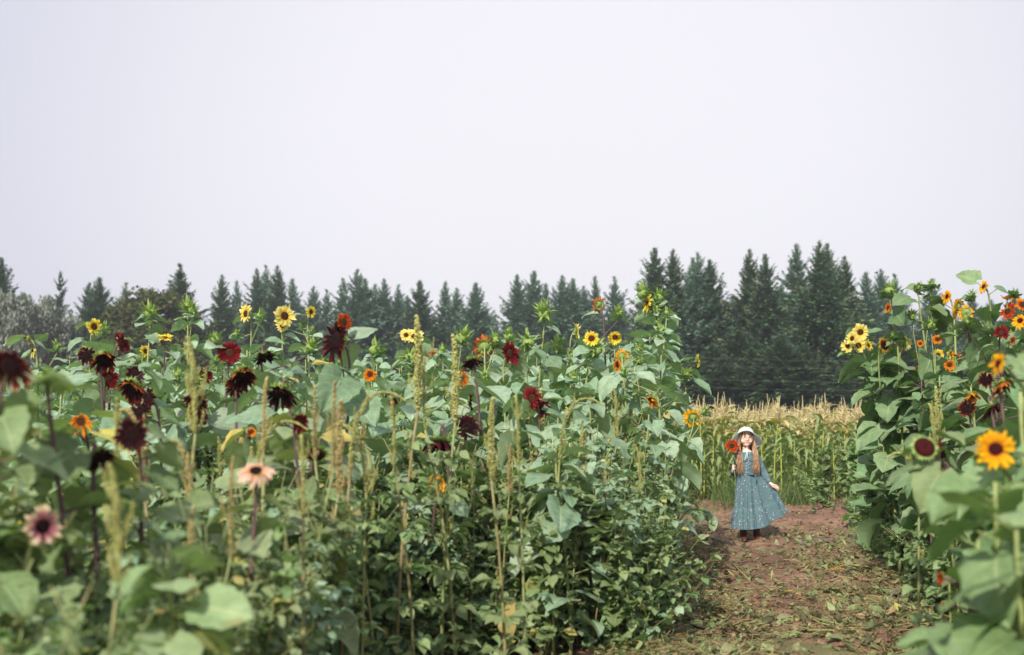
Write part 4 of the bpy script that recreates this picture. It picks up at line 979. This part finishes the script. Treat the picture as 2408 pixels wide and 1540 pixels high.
for sg in (-1,1): ell(body,H+[sg*.035,-.049,-.034],(.032,.03,.029)); ell(body,H+[sg*.074,.012,-.01],(.009,.018,.026))
tube(body,[H+[0,-.080,.008],H+[0,-.09,-.016],H+[0,-.084,-.026]],[.007,.010,.008],10); ell(body,H+[0,-.092,-.02],(.010,.009,.0085))
for sg in (-1,1): ell(body,H+[sg*.009,-.086,-.022],(.006,.007,.006))
limb(body,[H+[0,.015,-.07],[-.037,.012,1.04]],[.036,.04])
limb(body,[[-.03,.01,1.0],[-.03,.01,.9],[-.03,.0,.8]],[.08,.08,.06]); limb(body,[[-.1,.01,1.005],[.04,.01,1.005]],.05)
limb(body,[[-.03,0,.78],[-.02,0,.66]],[.06,.065])
SR=np.array([-.125,.01,1.005]); SL=np.array([.068,.01,1.005]); ER=np.array([-.175,.0,.80]); EL=np.array([.165,.03,.81])
WR=HR+[.008,.045,-.045]; WL=HL+[-.035,.015,.035]
limb(body,[SR,(SR+ER)/2,ER],[.036,.033,.028]); limb(body,[ER,WR],[.027,.019]); limb(body,[SL,(SL+EL)/2,EL],[.036,.033,.028]); limb(body,[EL,WL],[.027,.019])
# fist round the flower stem (stem passes at HR, slightly tilted)
SD = nrm([.06,.0,-1.0]); 
ell(body,HR+[.016,.022,.0],(.02,.017,.03)); limb(body,[WR,HR+[.012,.028,-.015]],[.018,.017])
for i,(dz,L) in enumerate([(.026,1.0),(.009,1.06),(-.008,1.0),(-.024,.82)]):
    q=[HR+np.array([.012,.006,dz]),HR+np.array([-.014*L,-.002,dz+.001]),HR+np.array([-.017*L,-.018*L,dz]),HR+np.array([.000,-.021*L,dz-.001]),HR+np.array([.012,-.014,dz-.001])]
    tube(body,bez(q[0],q[1],q[2],q[4],8)-[0,0,0],[.0085,.0085,.0082,.008,.0078,.0075,.007,.006],8)
limb(body,[HR+[.02,.012,.008],HR+[.022,-.008,.02],HR+[.006,-.022,.024]],[.009,.0085,.007],8)
# hand holding out the skirt
limb(body,[WL,HL+[.0,.0,.005]],[.018,.018]); ell(body,HL+[.008,-.002,-.002],(.032,.014,.022),rot=(.5,'Y'))
for i,(dy,dz,L) in enumerate([(-.012,.0,.05),(-.013,-.010,.053),(-.010,-.019,.048),(-.004,-.026,.038)]):
    a=HL+np.array([.024,dy*.6,dz]); tube(body,[a,a+[L*.5,dy*.3,-.008],a+[L*.85,.004,-.022],a+[L*.8,.010,-.034]],[.008,.0078,.0072,.006],8)
limb(body,[HL+[.005,-.012,.01],HL+[.03,-.016,.012],HL+[.05,-.008,-.002]],[.0095,.008,.007],8)
for sx in (-.072,.078): limb(body,[[sx*.75,0,.66],[sx,.01,.34],[sx+(.0),.0,.1]],[.065,.045,.032])
def lips(me):
    me.materials.append(M_lip); mi=np.zeros(len(me.polygons),np.int32); c=np.zeros(len(me.polygons)*3); me.polygons.foreach_get('center',c); c=c.reshape(-1,3)-H
    cu=-.052+11*c[:,0]**2; s=(np.abs(c[:,0])<.0265)&(c[:,1]<-.05)&(np.abs(c[:,2]-cu)<.0044*(1-(np.abs(c[:,0])/.028)**2)+.0012); mi[s]=1
    me.polygons.foreach_set('material_index',mi)
remeshed(body,'body',[M_skin],girl,.0034,3,lips)
eb=MB()
for sg in (-1,1): ell(eb,H+[sg*.028,-.0765,.008],(.011,.006,.0045))
e=eb.build('eyes',[M_eye],girl)
br=MB()
for sg in (-1,1): tube(br,[H+[sg*.013,-.088,.026],H+[sg*.03,-.085,.031],H+[sg*.045,-.073,.026]],[.002,.003,.0015],6)
br.build('eyebrows',[M_brow],girl)
gl=MB(); th=np.linspace(0,2*PI,25)
for sg in (-1,1): tube(gl,np.stack([H[0]+sg*.029+.0225*np.cos(th),np.full(25,H[1]-.098+.004*sg*0),H[2]+.004+.021*np.sin(th)],1),.0014,6)
tube(gl,[H+[-.008,-.1,.008],H+[0,-.105,.011],H+[.008,-.1,.008]],.0013,6)
for sg in (-1,1): tube(gl,[H+[sg*.052,-.096,.01],H+[sg*.072,-.04,.012],H+[sg*.078,.01,.008]],.0015,6)
gls=gl.build('glasses',[M_gl],girl)
ln=MB()
for sg in (-1,1):
    c_=H+[sg*.029,-.099,.004]; V=[c_]+[c_+np.array([.021*math.cos(a),0,.0195*math.sin(a)]) for a in th[:-1]]
    ln.add(V,None,None,[[0,1+(i+1)%24,1+i] for i in range(24)])
ln.build('lenses',[M_lens],gls)
# dress ---------------------------------------------------------------
ds=MB(); na=120; ths=np.arange(na)/na*2*PI; rows=[]
hand=HL+[.035,-.005,-.01]
for s in np.linspace(0,1,40):
    hem=s; base_c=np.array([-.03+.02*s,0,0]); z=.795-s*.64
    seam=s>.655; ss=max(0,s-.655)
    rx=.112+.052*s**.9+(.014 if seam else 0)+.035*ss; ry=.085+.07*s**.8+(.012 if seam else 0)+.03*ss
    fold=(.008+.032*s)*np.sin(11*ths+1.6*np.sin(2*ths+.7)+s*1.2)*(.75+.35*np.sin(3*ths+1))+(.003+.004*s)*np.sin(29*ths+2)+(.010*min(1,ss*9) if seam else 0)*np.sin(37*ths+.8*np.sin(5*ths))
    if s < .06: fold=fold*.3
    # right side pulled out by the hand
    dth=np.angle(np.exp(1j*(ths-(-.12)))); g=np.exp(-(dth/(.42+.25*s))**2)
    pull=np.interp(s,[0,.22,.5,.8,1],[0,.165,.20,.215,.25]); lift=np.interp(s,[0,.22,.5,.8,1],[0,.01,.08,.14,.185])
    X=base_c[0]+(rx+fold)*np.cos(ths)+g*pull; Yv=(ry+fold*.9)*np.sin(ths)*(1-.35*g*s)-.01*s; Z=z+g*lift+.004*s*np.sin(7*ths)
    # pinch ridge below the hand
    rows.append(np.stack([X,Yv,Z],1))
rows=np.array(rows); ds.add(rows.reshape(-1,3),grid_faces(40,na,True)[:,::-1])
inn=rows.copy(); inn[:,:,0]=(inn[:,:,0]+.0)*.985; inn[:,:,1]*=.97
ds.add(inn.reshape(-1,3),grid_faces(40,na,True))
pk=bez(np.array([.09,-.03,.77]),np.array([.15,-.06,.70]),hand+[-.03,-.02,.03],hand,9)
tops=MB()
limb(tops,[[-.03,.008,.985],[-.03,.008,.9],[-.03,0,.82]],[.088,.098,.094]); limb(tops,[[-.11,.01,1.008],[.05,.01,1.008]],.053)
ell(tops,[-.03,0,.80],(.122,.088,.04)); ell(tops,[-.033,.0,.955],(.128,.09,.075))
def sleeve(a,b,c,r): 
    limb(tops,[a,(a+b)/2,b],[r+.010,r+.012,r+.012]); limb(tops,[b,b*.4+c*.6,c],[r+.012,r+.006,r-.004])
sleeve(SR,ER,WR*.85+ER*.15,.036); sleeve(SL,EL,WL*.85+EL*.15,.036)
# carry tops into dress via remesh
rsl=remeshed(tops,'dress',[M_dress],girl,.0045,2)
skirt_o=ds.build('skirt',[M_dress],rsl)
bl=MB()
for z in (.985,.962,.935,.90,.865): ell(bl,(-.03,-.108+.012*(.985-z)*0,z),(.006,.003,.006),a=10,bq=6)
bl.build('buttons',[gm('pearl_button',(.5,.42,.42),.4)],rsl)
wb=MB(); bow=[[-.02,-.093,.80],[.02,-.112,.80]]; tube(wb,[(-.05,-.09,.795),(-.02,-.1,.785),(.02,-.11,.79),(.045,-.095,.785)],[.006,.01,.01,.005],6); tube(wb,[(.04,-.1,.79),(.055,-.115,.74),(.05,-.12,.69)],[.006,.006,.004],5); wb.build('waist_tie',[M_dress],rsl)
# legs / boots
bt=[]
for sx in (-.074,.08):
    mb=MB(); limb(mb,[[sx,.0,.36],[sx,.0,.2]],[.038,.04]); mb.build('legging',[M_tight],girl)
    mb=MB(); limb(mb,[[sx,0,.245],[sx+.002,0,.12],[sx+.003,.0,.05]],[.043,.04,.036]); ell(mb,[sx+.004,-.035,.032],(.036,.08,.032)); ell(mb,[sx+.004,.012,.03],(.034,.04,.034))
    remeshed(mb,'boot',[M_boot],girl,.005,2)
# hat -----------------------------------------------------------------
hm=MB(); nr,na=22,72; ths=np.arange(na)/na*2*PI; rows=[]
for i in range(nr):
    u=i/(nr-1)
    if u<.5: q=u/.5; r=.094*math.sin(q*PI/2)**.8+.0; z=.088*math.cos(q*PI/2)**.8; wav=0
    else: q=(u-.5)/.5; r=.094+.092*q; z=-.04*q
    X=r*np.cos(ths)*1.0; Y=r*np.sin(ths)*1.12
    if u>=.5:
        q=(u-.5)/.5; side=np.abs(np.cos(ths))**1.5
        zz=z-q**1.3*.056*side*(1+.25*np.cos(ths))+q*.014*np.sin(3*ths+.8)+q*.022*np.clip(-np.sin(ths),0,1)
        Y=np.where(np.sin(ths)<0,Y*(1-.34*q*np.abs(np.sin(ths))),Y)
    else: zz=np.full(na,z)
    rows.append(np.stack([X,Y,zz],1))
rows=np.array(rows)
Rt=np.array(Matrix.Rotation(math.radians(-29),3,'X')); Rz=np.array(Matrix.Rotation(math.radians(3),3,'Y'))
hc=H+[.0,.012,.032]
outer=(rows.reshape(-1,3)@Rt.T@Rz.T)+hc; hm.add(outer,grid_faces(nr,na,True)[:,::-1]); inner=rows.copy(); inner[:,:,2]-=.003; inner[:,:,0]*=.985; inner[:,:,1]*=.985
hm.add(inner.reshape(-1,3)@Rt.T@Rz.T+hc,grid_faces(nr,na,True))
hat=hm.build('sun_hat',[M_hat],girl)
# stitched rows under the brim
stc=MB()
for q in (.25,.45,.65,.85):
    i=int((.5+.5*q)*(nr-1)); rr=inner[i].copy(); rr[:,2]-=.001; rr=rr@Rt.T@Rz.T+hc; tube(stc,np.concatenate([rr,rr[:1]]),.0011,4)
stc.build('brim_stitching',[gm('blue_thread',(.35,.5,.6),.7)],hat)
rb=MB()
for e,s in (((-.075,-.112,.955),.006),((-.055,-.118,.972),.0055)):
    P=bez(H+[-.005,-.075,-.1],H+[0,-.1,-.13],np.array(e)+[.012,0,.05],np.array(e),10); W=np.array([.5,-.2,0])*s*1.0
    V=np.stack([P-W,P+W],1).reshape(-1,3); rb.add(V,grid_faces(10,2))
rb.build('chin_ribbon',[M_rib],hat)
# hair ----------------------------------------------------------------
hr=MB(); rs=np.random.RandomState(77)
for sg in (-1,1):
    for i in range(260):
        a=rs.uniform(-.5,1.0); st_=H+np.array([sg*.074*math.cos(a*.7),-.015+.07*a*.6,rs.uniform(-.01,.05)])
        ex=sg*rs.uniform(.052,.115)+(-.01 if sg<0 else .005)
        ez=rs.uniform(.765,.86)+(.04 if rs.rand()<.3 else 0); ey=-.105+rs.uniform(-.02,.03)
        end=np.array([-.036+ex,ey,ez]); n_=22; P=bez(st_,st_+[sg*.025,-.01,-.09],np.array([-.036+ex*1.12,ey-.01,1.0]),end,n_)
        t=np.linspace(0,1,n_); ph=rs.randint(0,7)*.9+rs.normal(0,.25); fr=15+(ph%1)*3; am=rs.uniform(.008,.015)
        P=P+np.stack([am*np.sin(fr*t+ph)*t,am*.8*np.cos(fr*t+ph)*t,0*t],1)
        tube(hr,P,.0034*np.interp(t,[0,.1,.7,1],[.7,1,.8,.15])*rs.uniform(.5,1.1),5)
for i in range(60):
    a=rs.uniform(0,PI); st_=H+np.array([.074*math.cos(a),.02+.07*math.sin(a),.0]); end=np.array([-.036+.13*math.cos(a),.07,rs.uniform(.86,.93)]); P=bez(st_,st_+[0,.02,-.08],end+[0,0,.1],end,14); tube(hr,P,np.linspace(.008,.002,14),5)
hair=hr.build('hair',[M_hair],girl)
fg=MB(); ell(fg,H+[0,.02,.028],(.08,.088,.082))
for i in range(46):
    x=rs.uniform(-.068,.068); st_=H+[x*.6-.01,-.06,.075]; e=H+[x,-.088+abs(x)*.45,.046-abs(x)*.4+rs.uniform(-.01,.012)]
    tube(fg,bez(st_,st_+[x*.2,-.03,0],e+[0,-.008,.02],e,8),np.linspace(.0045,.001,8),5)
for sg in (-1,1):
    for i in range(14):
        st_=H+[sg*rs.uniform(.05,.07),-.06,.05]; e=H+[sg*rs.uniform(.066,.078),-.045,-.05-rs.uniform(0,.03)]; tube(fg,bez(st_,st_+[sg*.012,-.01,-.02],e+[sg*.008,0,.03],e,8),np.linspace(.005,.002,8),5)
fg.build('fringe',[M_hairD],hair)
wbm=MB(); a_=WR+(WR-ER)/np.linalg.norm(WR-ER)*.004; dv=nrm(WR-ER); tube(wbm,[a_-dv*.008,a_+dv*.008],.0235,14,cap=False); tube(wbm,[a_-dv*.008,a_+dv*.008],.0225,14,cap=False); wbm.build('wristband',[M_band],girl)
# the flower she holds
fo_=np.array([GX,GY,0])+HR; r=empty('held_sunflower',fo_,'rust red sunflower with brown disc held up in the girl\'s hand','sunflower')
top_=np.array([-.232,-.15,1.118])-HR; mb=MB(); 
sb=HR*0+np.array([.022,-.008,-.115]); tube(mb,bez(sb,sb*.4+[0.0,-.004,0],top_*.5+[0,.01,0],top_+[0,.03,-.02],14),.0045,6); mb.build('stem',[M_stem],r)
cal,pet,dsc=head_parts(top_,(-.05,-1,.12),.087,'F',np.random.RandomState(31),0,npet=22); h_=cal.build('flower_head',M_bract,r); pet.build('petals',PET['F'],h_); dsc.build('disc',D_brown,h_)
mb=MB(); add_leaf(mb,top_*.45+[0,.0,0],(.5,-.15,-.8),.09,np.random.RandomState(3),'heart',8,7,curl=.2); add_leaf(mb,top_*.62,(.7,.0,-.3),.07,np.random.RandomState(4),'heart',8,7,curl=.2); mb.build('leaves',[M_leafR],r)
# ------------------------------------------------------------------ trees
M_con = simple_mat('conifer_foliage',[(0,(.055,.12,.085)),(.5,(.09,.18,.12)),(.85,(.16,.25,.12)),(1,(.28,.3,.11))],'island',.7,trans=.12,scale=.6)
M_conHaze = simple_mat('hazed_conifer_foliage',[(0,(.12,.22,.19)),(.6,(.19,.32,.25)),(1,(.28,.39,.25))],'island',.7,trans=.12,scale=.6)  # lighter, bluer conifer green: distance haze worked into the colour
M_bark = simple_mat('bark',[(0,(.1,.07,.05)),(1,(.18,.13,.1))],'noise',.9,scale=8,bump=True)
M_dec = simple_mat('broadleaf_foliage',[(0,(.05,.075,.03)),(.6,(.085,.11,.04)),(1,(.15,.14,.06))],'island',.7,trans=.2,scale=.6)
M_wil = simple_mat('silver_foliage',[(0,(.15,.18,.155)),(.6,(.25,.28,.25)),(1,(.36,.38,.36))],'island',.7,trans=.2,scale=.6)
def conifer_mesh(seed, dens=1.0, open_=0.0, wid=.2, irregular=0.0, leader=1):
    rs = np.random.RandomState(seed); tr = MB(); cr = MB()
    tube(tr, [(0,0,0),(rs.normal(0,.004),rs.normal(0,.004),.5),(0,0,.99)], [.014,.008,.0008], 7)
    lev = int(52*dens); PV=[]; 
    for i in range(lev):
        z = .03+.96*(i/lev)**.92
        nb = 7 if z < .8 else (5 if z < .93 else 3)
        a0 = rs.uniform(0,2*PI)
        for b in range(nb):
            if rs.rand() < open_: continue
            R_ = 1.7*wid*(1-z)**.9*(1-.4*max(0,z-.9)/.1)*rs.uniform(.5,1.18)*(1+irregular*rs.normal()) + .004
            a = a0+b/nb*2*PI+rs.normal(0,.25); el = np.interp(z,[0,.4,.75,1],[-.15,.02,.32,1.0])+rs.normal(0,.1)
            d = np.array([math.cos(a)*math.cos(el),math.sin(a)*math.cos(el),math.sin(el)]); p = np.array([0,0,z])
            s = np.linspace(.12,1,11)[:,None]; sag = np.array([0,0,1])*(-.10*R_*np.sin(s*PI)+.12*R_*s**3)
            B = p+d*R_*s+sag
            tube(tr, [p, B[5], B[10]], [.0022,.0015,.0006], 3, cap=False)
            side = np.cross(d,[0,0,1]); side/= np.linalg.norm(side)+1e-9
            for j in range(11):
                for q in range(6):
                    l = (.004+.017*min(1,(1-z)*3)+.15*R_*(1.15-s[j,0]))*rs.uniform(.6,1.3)
                    sg = rs.choice([-1,1]); dd = nrm(d*rs.uniform(.4,1.2)+side*sg*rs.uniform(.1,1.1)+np.array([0,0,rs.uniform(-.45,.35)]))
                    w = np.cross(dd,[rs.normal(0,.5),rs.normal(0,.5),1]); w = w/(np.linalg.norm(w)+1e-9)*l*rs.uniform(.2,.38)
                    c = B[j]+rs.normal(0,.003,3); PV.append([c-w*.5,c+w*.5,c+dd*l*.6+w*.7,c+dd*l]); 
    PV = np.array(PV).reshape(-1,3); n = len(PV)//4
    cr.add(PV, (np.arange(n)[:,None]*4+np.array([0,1,2,3])[None]))
    for k in range(6): tube(cr,[(0,0,.955+.005*k),(rs.normal(0,.009),rs.normal(0,.009),.972+.005*k)],[.0012,.0004],3)
    return tr, cr, n
CONS = []
for i,(dn,op,wd,ir) in enumerate([(1,.05,.19,.12),(1.1,.08,.23,.18),(.9,.12,.17,.22),(1,.1,.25,.14),(.75,.35,.14,.3),(1.1,.02,.2,.15),(1,.15,.16,.25)]):
    t,c,n_ = conifer_mesh(300+i,dn,op,wd,ir); CONS.append((t.mesh('trunk',[M_bark],),c.mesh('crown',[M_con],False),c.mesh('crown',[M_conHaze],False)))
def conifer(X,d,h,j,hazed,label,group=None,w=1.0):
    r = empty('conifer_tree',(X,d,-.05),label,'conifer',group); r.scale=(h*w,h*w,h); r.rotation_euler=(rnd.uniform(-.015,.015),rnd.uniform(-.015,.015),rnd.uniform(0,6.28))
    for nm,me in (('trunk',CONS[j][0]),('crown',CONS[j][2 if hazed else 1])):
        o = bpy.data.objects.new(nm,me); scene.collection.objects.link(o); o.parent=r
def ordinal(n):
    return ['first','second','third','fourth','fifth','sixth','seventh','eighth','ninth','tenth','eleventh','twelfth','thirteenth','fourteenth','fifteenth','sixteenth','seventeenth','eighteenth','nineteenth','twentieth','twenty-first','twenty-second','twenty-third','twenty-fourth','twenty-fifth','twenty-sixth','twenty-seventh','twenty-eighth','twenty-ninth','thirtieth'][n]
# (x, y top, depth, variant, blue, width, label or None)
L1 = [(2,600,74,1,0,.9,'tall dark conifer cut by the left edge of the picture'),(135,630,82,4,0,.8,'slim open conifer with gaps between its drooping branches, far left'),
 (75,688,100,2,1,.9,'small pale conifer between the left edge tree and the slim open one'),(213,660,84,0,0,1.0,None),(238,648,82,5,0,1.1,'broad dark conifer left of the round broadleaf tree'),(296,660,96,6,1,1.1,None),
 (416,615,76,6,0,1.25,'dark conifer with one long branch reaching left above the broadleaf tree'),(523,642,92,0,0,.9,None),(558,655,104,2,1,.8,None),(600,626,96,2,0,.9,None),(625,618,100,6,1,.9,None),(655,620,92,0,0,.9,None),(692,650,98,2,1,1,None),(735,668,100,0,1,1,None),(772,676,104,6,1,1,None),
 (808,648,96,2,1,.95,None),(834,628,94,0,1,1,None),(864,650,96,5,1,1,None),(885,662,100,2,1,.9,None),(905,650,98,0,1,1.,None),(935,664,98,6,1,1,None),(955,690,100,0,1,1,None),(990,655,92,5,0,1,None),(1046,656,96,2,1,.9,None),(1072,672,94,0,1,1.05,None),(1116,660,92,5,1,1.1,None),
 (1140,720,104,0,1,1,None)]
L2 = [(1163,738,112,2,1,1.1,None),(1216,640,90,0,1,1.,None),(1250,632,90,5,1,1.,None),(1285,662,94,2,1,1,None),(1319,642,90,0,1,1.1,None),(1345,650,90,5,1,1.05,None),(1370,668,92,0,1,1,None),(1396,644,94,2,1,.85,None),(1446,644,92,6,1,1.,None)]
L3 = [(1545,576,70,5,0,.95,None),(1581,580,72,0,0,.9,None),(1625,600,72,5,1,.8,None),(1640,588,70,3,1,.85,None),(1668,604,70,1,0,.95,None),(1756,580,68,0,0,.85,None),(1806,592,66,5,0,.85,None),(1876,566,70,2,1,1,None),
 (1926,562,60,3,0,.88,'fullest green conifer, its branches lit, tallest of the right group'),(1940,566,62,1,0,.85,None),(1985,598,66,0,0,1,None),(2040,634,76,2,1,1.1,None),(2072,628,80,0,1,1,None),(2102,640,78,6,1,1.1,None),(2190,650,90,6,1,1.2,None),(2280,690,90,5,1,1.2,None),(2390,690,84,5,1,1.2,None),(2330,700,84,0,1,1.1,None)]
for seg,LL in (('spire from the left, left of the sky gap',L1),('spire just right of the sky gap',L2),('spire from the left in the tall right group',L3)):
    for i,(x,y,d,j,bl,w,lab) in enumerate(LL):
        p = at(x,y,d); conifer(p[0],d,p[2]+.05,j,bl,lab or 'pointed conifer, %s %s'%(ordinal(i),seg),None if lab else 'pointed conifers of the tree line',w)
# backing trees, lower
for i in range(64):
    x = -80+i*40+rnd.uniform(-14,14)
    if x > 2600: break
    y = np.interp(x,[0,150,400,700,1100,1165,1230,1480,1560,1900,2050,2200,2500],[740,740,740,720,735,790,720,720,690,660,720,730,740])+rnd.uniform(-12,25)
    d = (108 if x < 1480 else 84)+rnd.uniform(-3,8); p = at(x,y,d); conifer(p[0],d,p[2],rnd.choice([0,1,3,5]),1 if x<2100 else 1,'lower conifer filling the tree line behind the tall spires','lower conifers at the back of the tree line',1.1)
for i in range(30):
    x = 1560+i*30+rnd.uniform(-10,10); y = rnd.uniform(770,860); d = rnd.uniform(56,63); p = at(x,y,d); conifer(p[0],d,p[2],rnd.choice([1,3]),0,'low young conifer at the foot of the tall right group','young conifers at the foot of the right group',1.9)
for i in range(34):
    x = 0+i*46+rnd.uniform(-14,14); y = rnd.uniform(800,860); d = rnd.uniform(76,84); p = at(x,y,d); conifer(p[0],d,p[2],rnd.choice([1,3]),0,'low young conifer along the foot of the tree line at left','young conifers at the foot of the left tree line',1.7)
def crown_tree(x,y,d,wd,mat,label,cat,name,leaf=.35,n=70,per=75,wisp=False):
    p = at(x,y,d); h = p[2]; rs = np.random.RandomState(int(x)+5); r = empty(name,(p[0],d,-.05),label,cat)
    tr = MB(); tube(tr,[(0,0,0),(.1,0,h*.3),(0,.1,h*.6)],[wd*.05,wd*.035,wd*.015],8); cr=MB(); Q=[]
    for i in range(n):
        a=rs.uniform(0,2*PI); zz=rs.uniform(.12,.97); rr=wd*.5*math.sqrt(max(0,1-((zz-.45)/.56)**2))*rs.uniform(.35,1)
        c=np.array([math.cos(a)*rr,math.sin(a)*rr*.9,zz*h]); tube(tr,[(0,0,h*min(.55,zz*.7)),c*.6+np.array([0,0,h*.1]),c],[wd*.012,wd*.006,wd*.002],4,cap=False)
        cs = wd*rs.uniform(.06,.13)
        for q in range(per):
            v=rs.normal(0,1,3); v/=np.linalg.norm(v); pt=c+v*cs*rs.uniform(.3,1)**.5*[1,1,1.6 if wisp else .8]
            l=leaf*rs.uniform(.5,1.2); u=rs.normal(0,1,3); u/=np.linalg.norm(u)
            if wisp: u=nrm(u*.5+[0,0,1])
            w=np.cross(u,rs.normal(0,1,3)); w=w/(np.linalg.norm(w)+1e-9)*l*(.25 if wisp else .45)
            Q.append([pt,pt+u*l*.5-w,pt+u*l,pt+u*l*.5+w])
    Q=np.array(Q).reshape(-1,3); cr.add(Q,np.arange(len(Q)//4)[:,None]*4+np.arange(4)[None])
    tr.build('trunk',[M_bark],r); cr.build('crown',[mat],r,smooth=False)
crown_tree(352,678,72,7.2,M_dec,'round olive green broadleaf tree among the left conifers','tree','broadleaf_tree',.26,110,120)
crown_tree(300,715,71,5.5,M_dec,'smaller olive broadleaf tree adjoining the round one on its left','tree','broadleaf_tree',.26,80,120)
crown_tree(415,705,73,6,M_dec,'olive broadleaf tree below the irregular conifer','tree','broadleaf_tree',.26,80,120)
crown_tree(25,695,66,4.2,M_wil,'silvery grey willow like tree at the left edge','tree','silver_tree',.3,70,110,True)
crown_tree(105,715,68,4.6,M_wil,'silvery grey feathery tree right of the left edge one','tree','silver_tree',.3,70,110,True)
crown_tree(165,755,70,4.0,M_wil,'lowest silvery tree beneath the slim open conifer','tree','silver_tree',.3,60,110,True)
# wires in front of the right trees
M_wire = simple_mat('grey_wire',[(0,(.2,.2,.21)),(1,(.24,.24,.25))],'object',.4)
for i,y in enumerate([873,890,908-17+24,902-0]):
    pass
for i,(y,d) in enumerate([(835,50),(853,50),(885,50),(904,50)]):
    a=at(1500,y,d); b=at(2560,y+2,d); mb=MB(); c=np.array([a+(b-a)*t-np.array([0,0,.25*math.sin(t*PI)]) for t in np.linspace(0,1,16)])
    tube(mb,c-a,.003,5); o=mb.build('overhead_wire',[M_wire],None,tuple(a)); tag(o,'%s thin pale wire crossing before the dark right trees'%['topmost','second highest','third highest','lowest'][i],'wire')
# poles that carry the wires, hidden behind the beds
for i,x in enumerate((1500,2560)):
    a=at(x,835,50.02); mb=MB(); tube(mb,[(0,0,0),(0,0,a[2]+.3)],[.12,.1],10); tube(mb,[(0,-.02,a[2]-1.3),(0,-.02,a[2]+.1)],.16,10)
    o=mb.build('wire_pole',[M_bark],None,(a[0],a[1]+.15,0)); tag(o,['wooden pole carrying the wires behind the left bed','wooden pole carrying the wires behind the right bed'][i],'pole')
# bird in the sky
mb=MB(); bp_=at(2061,642,42); tube(mb,[(-.07,0,0),(-.03,0,.01),(.04,0,.01),(.08,0,0)],[.008,.03,.025,.005],8)
for sg in (-1,1): mb.add([(-.02,0,.02),(.04,0,.02),(.02,sg*.1,.06),(-.01,sg*.17,.05)],[[0,1,2,3]])
o=mb.build('bird',[M_hose],None,tuple(bp_)); tag(o,'tiny dark bird in the sky right of the tall conifers','bird')

# ------------------------------------------------------------------ haze
m = bpy.data.materials.new('haze_air'); m.use_nodes = True; n = m.node_tree.nodes; n.clear()
pv = n.new('ShaderNodeVolumePrincipled'); pv.inputs['Color'].default_value = (.86,.9,1,1); pv.inputs['Density'].default_value = .0011; pv.inputs['Anisotropy'].default_value = .3
o_ = n.new('ShaderNodeOutputMaterial'); m.node_tree.links.new(pv.outputs[0], o_.inputs[1])
mb = MB(); a,b = np.array([-1000,-320,-1.2]), np.array([1000,1700,26.0])
mb.add([[a[0],a[1],a[2]],[b[0],a[1],a[2]],[b[0],b[1],a[2]],[a[0],b[1],a[2]],[a[0],a[1],b[2]],[b[0],a[1],b[2]],[b[0],b[1],b[2]],[a[0],b[1],b[2]]],[[0,3,2,1],[4,5,6,7],[0,1,5,4],[1,2,6,5],[2,3,7,6],[3,0,4,7]])
o = mb.build('haze',[m],smooth=False); tag(o,'thin pale haze softening the distant trees','haze',None,'stuff')
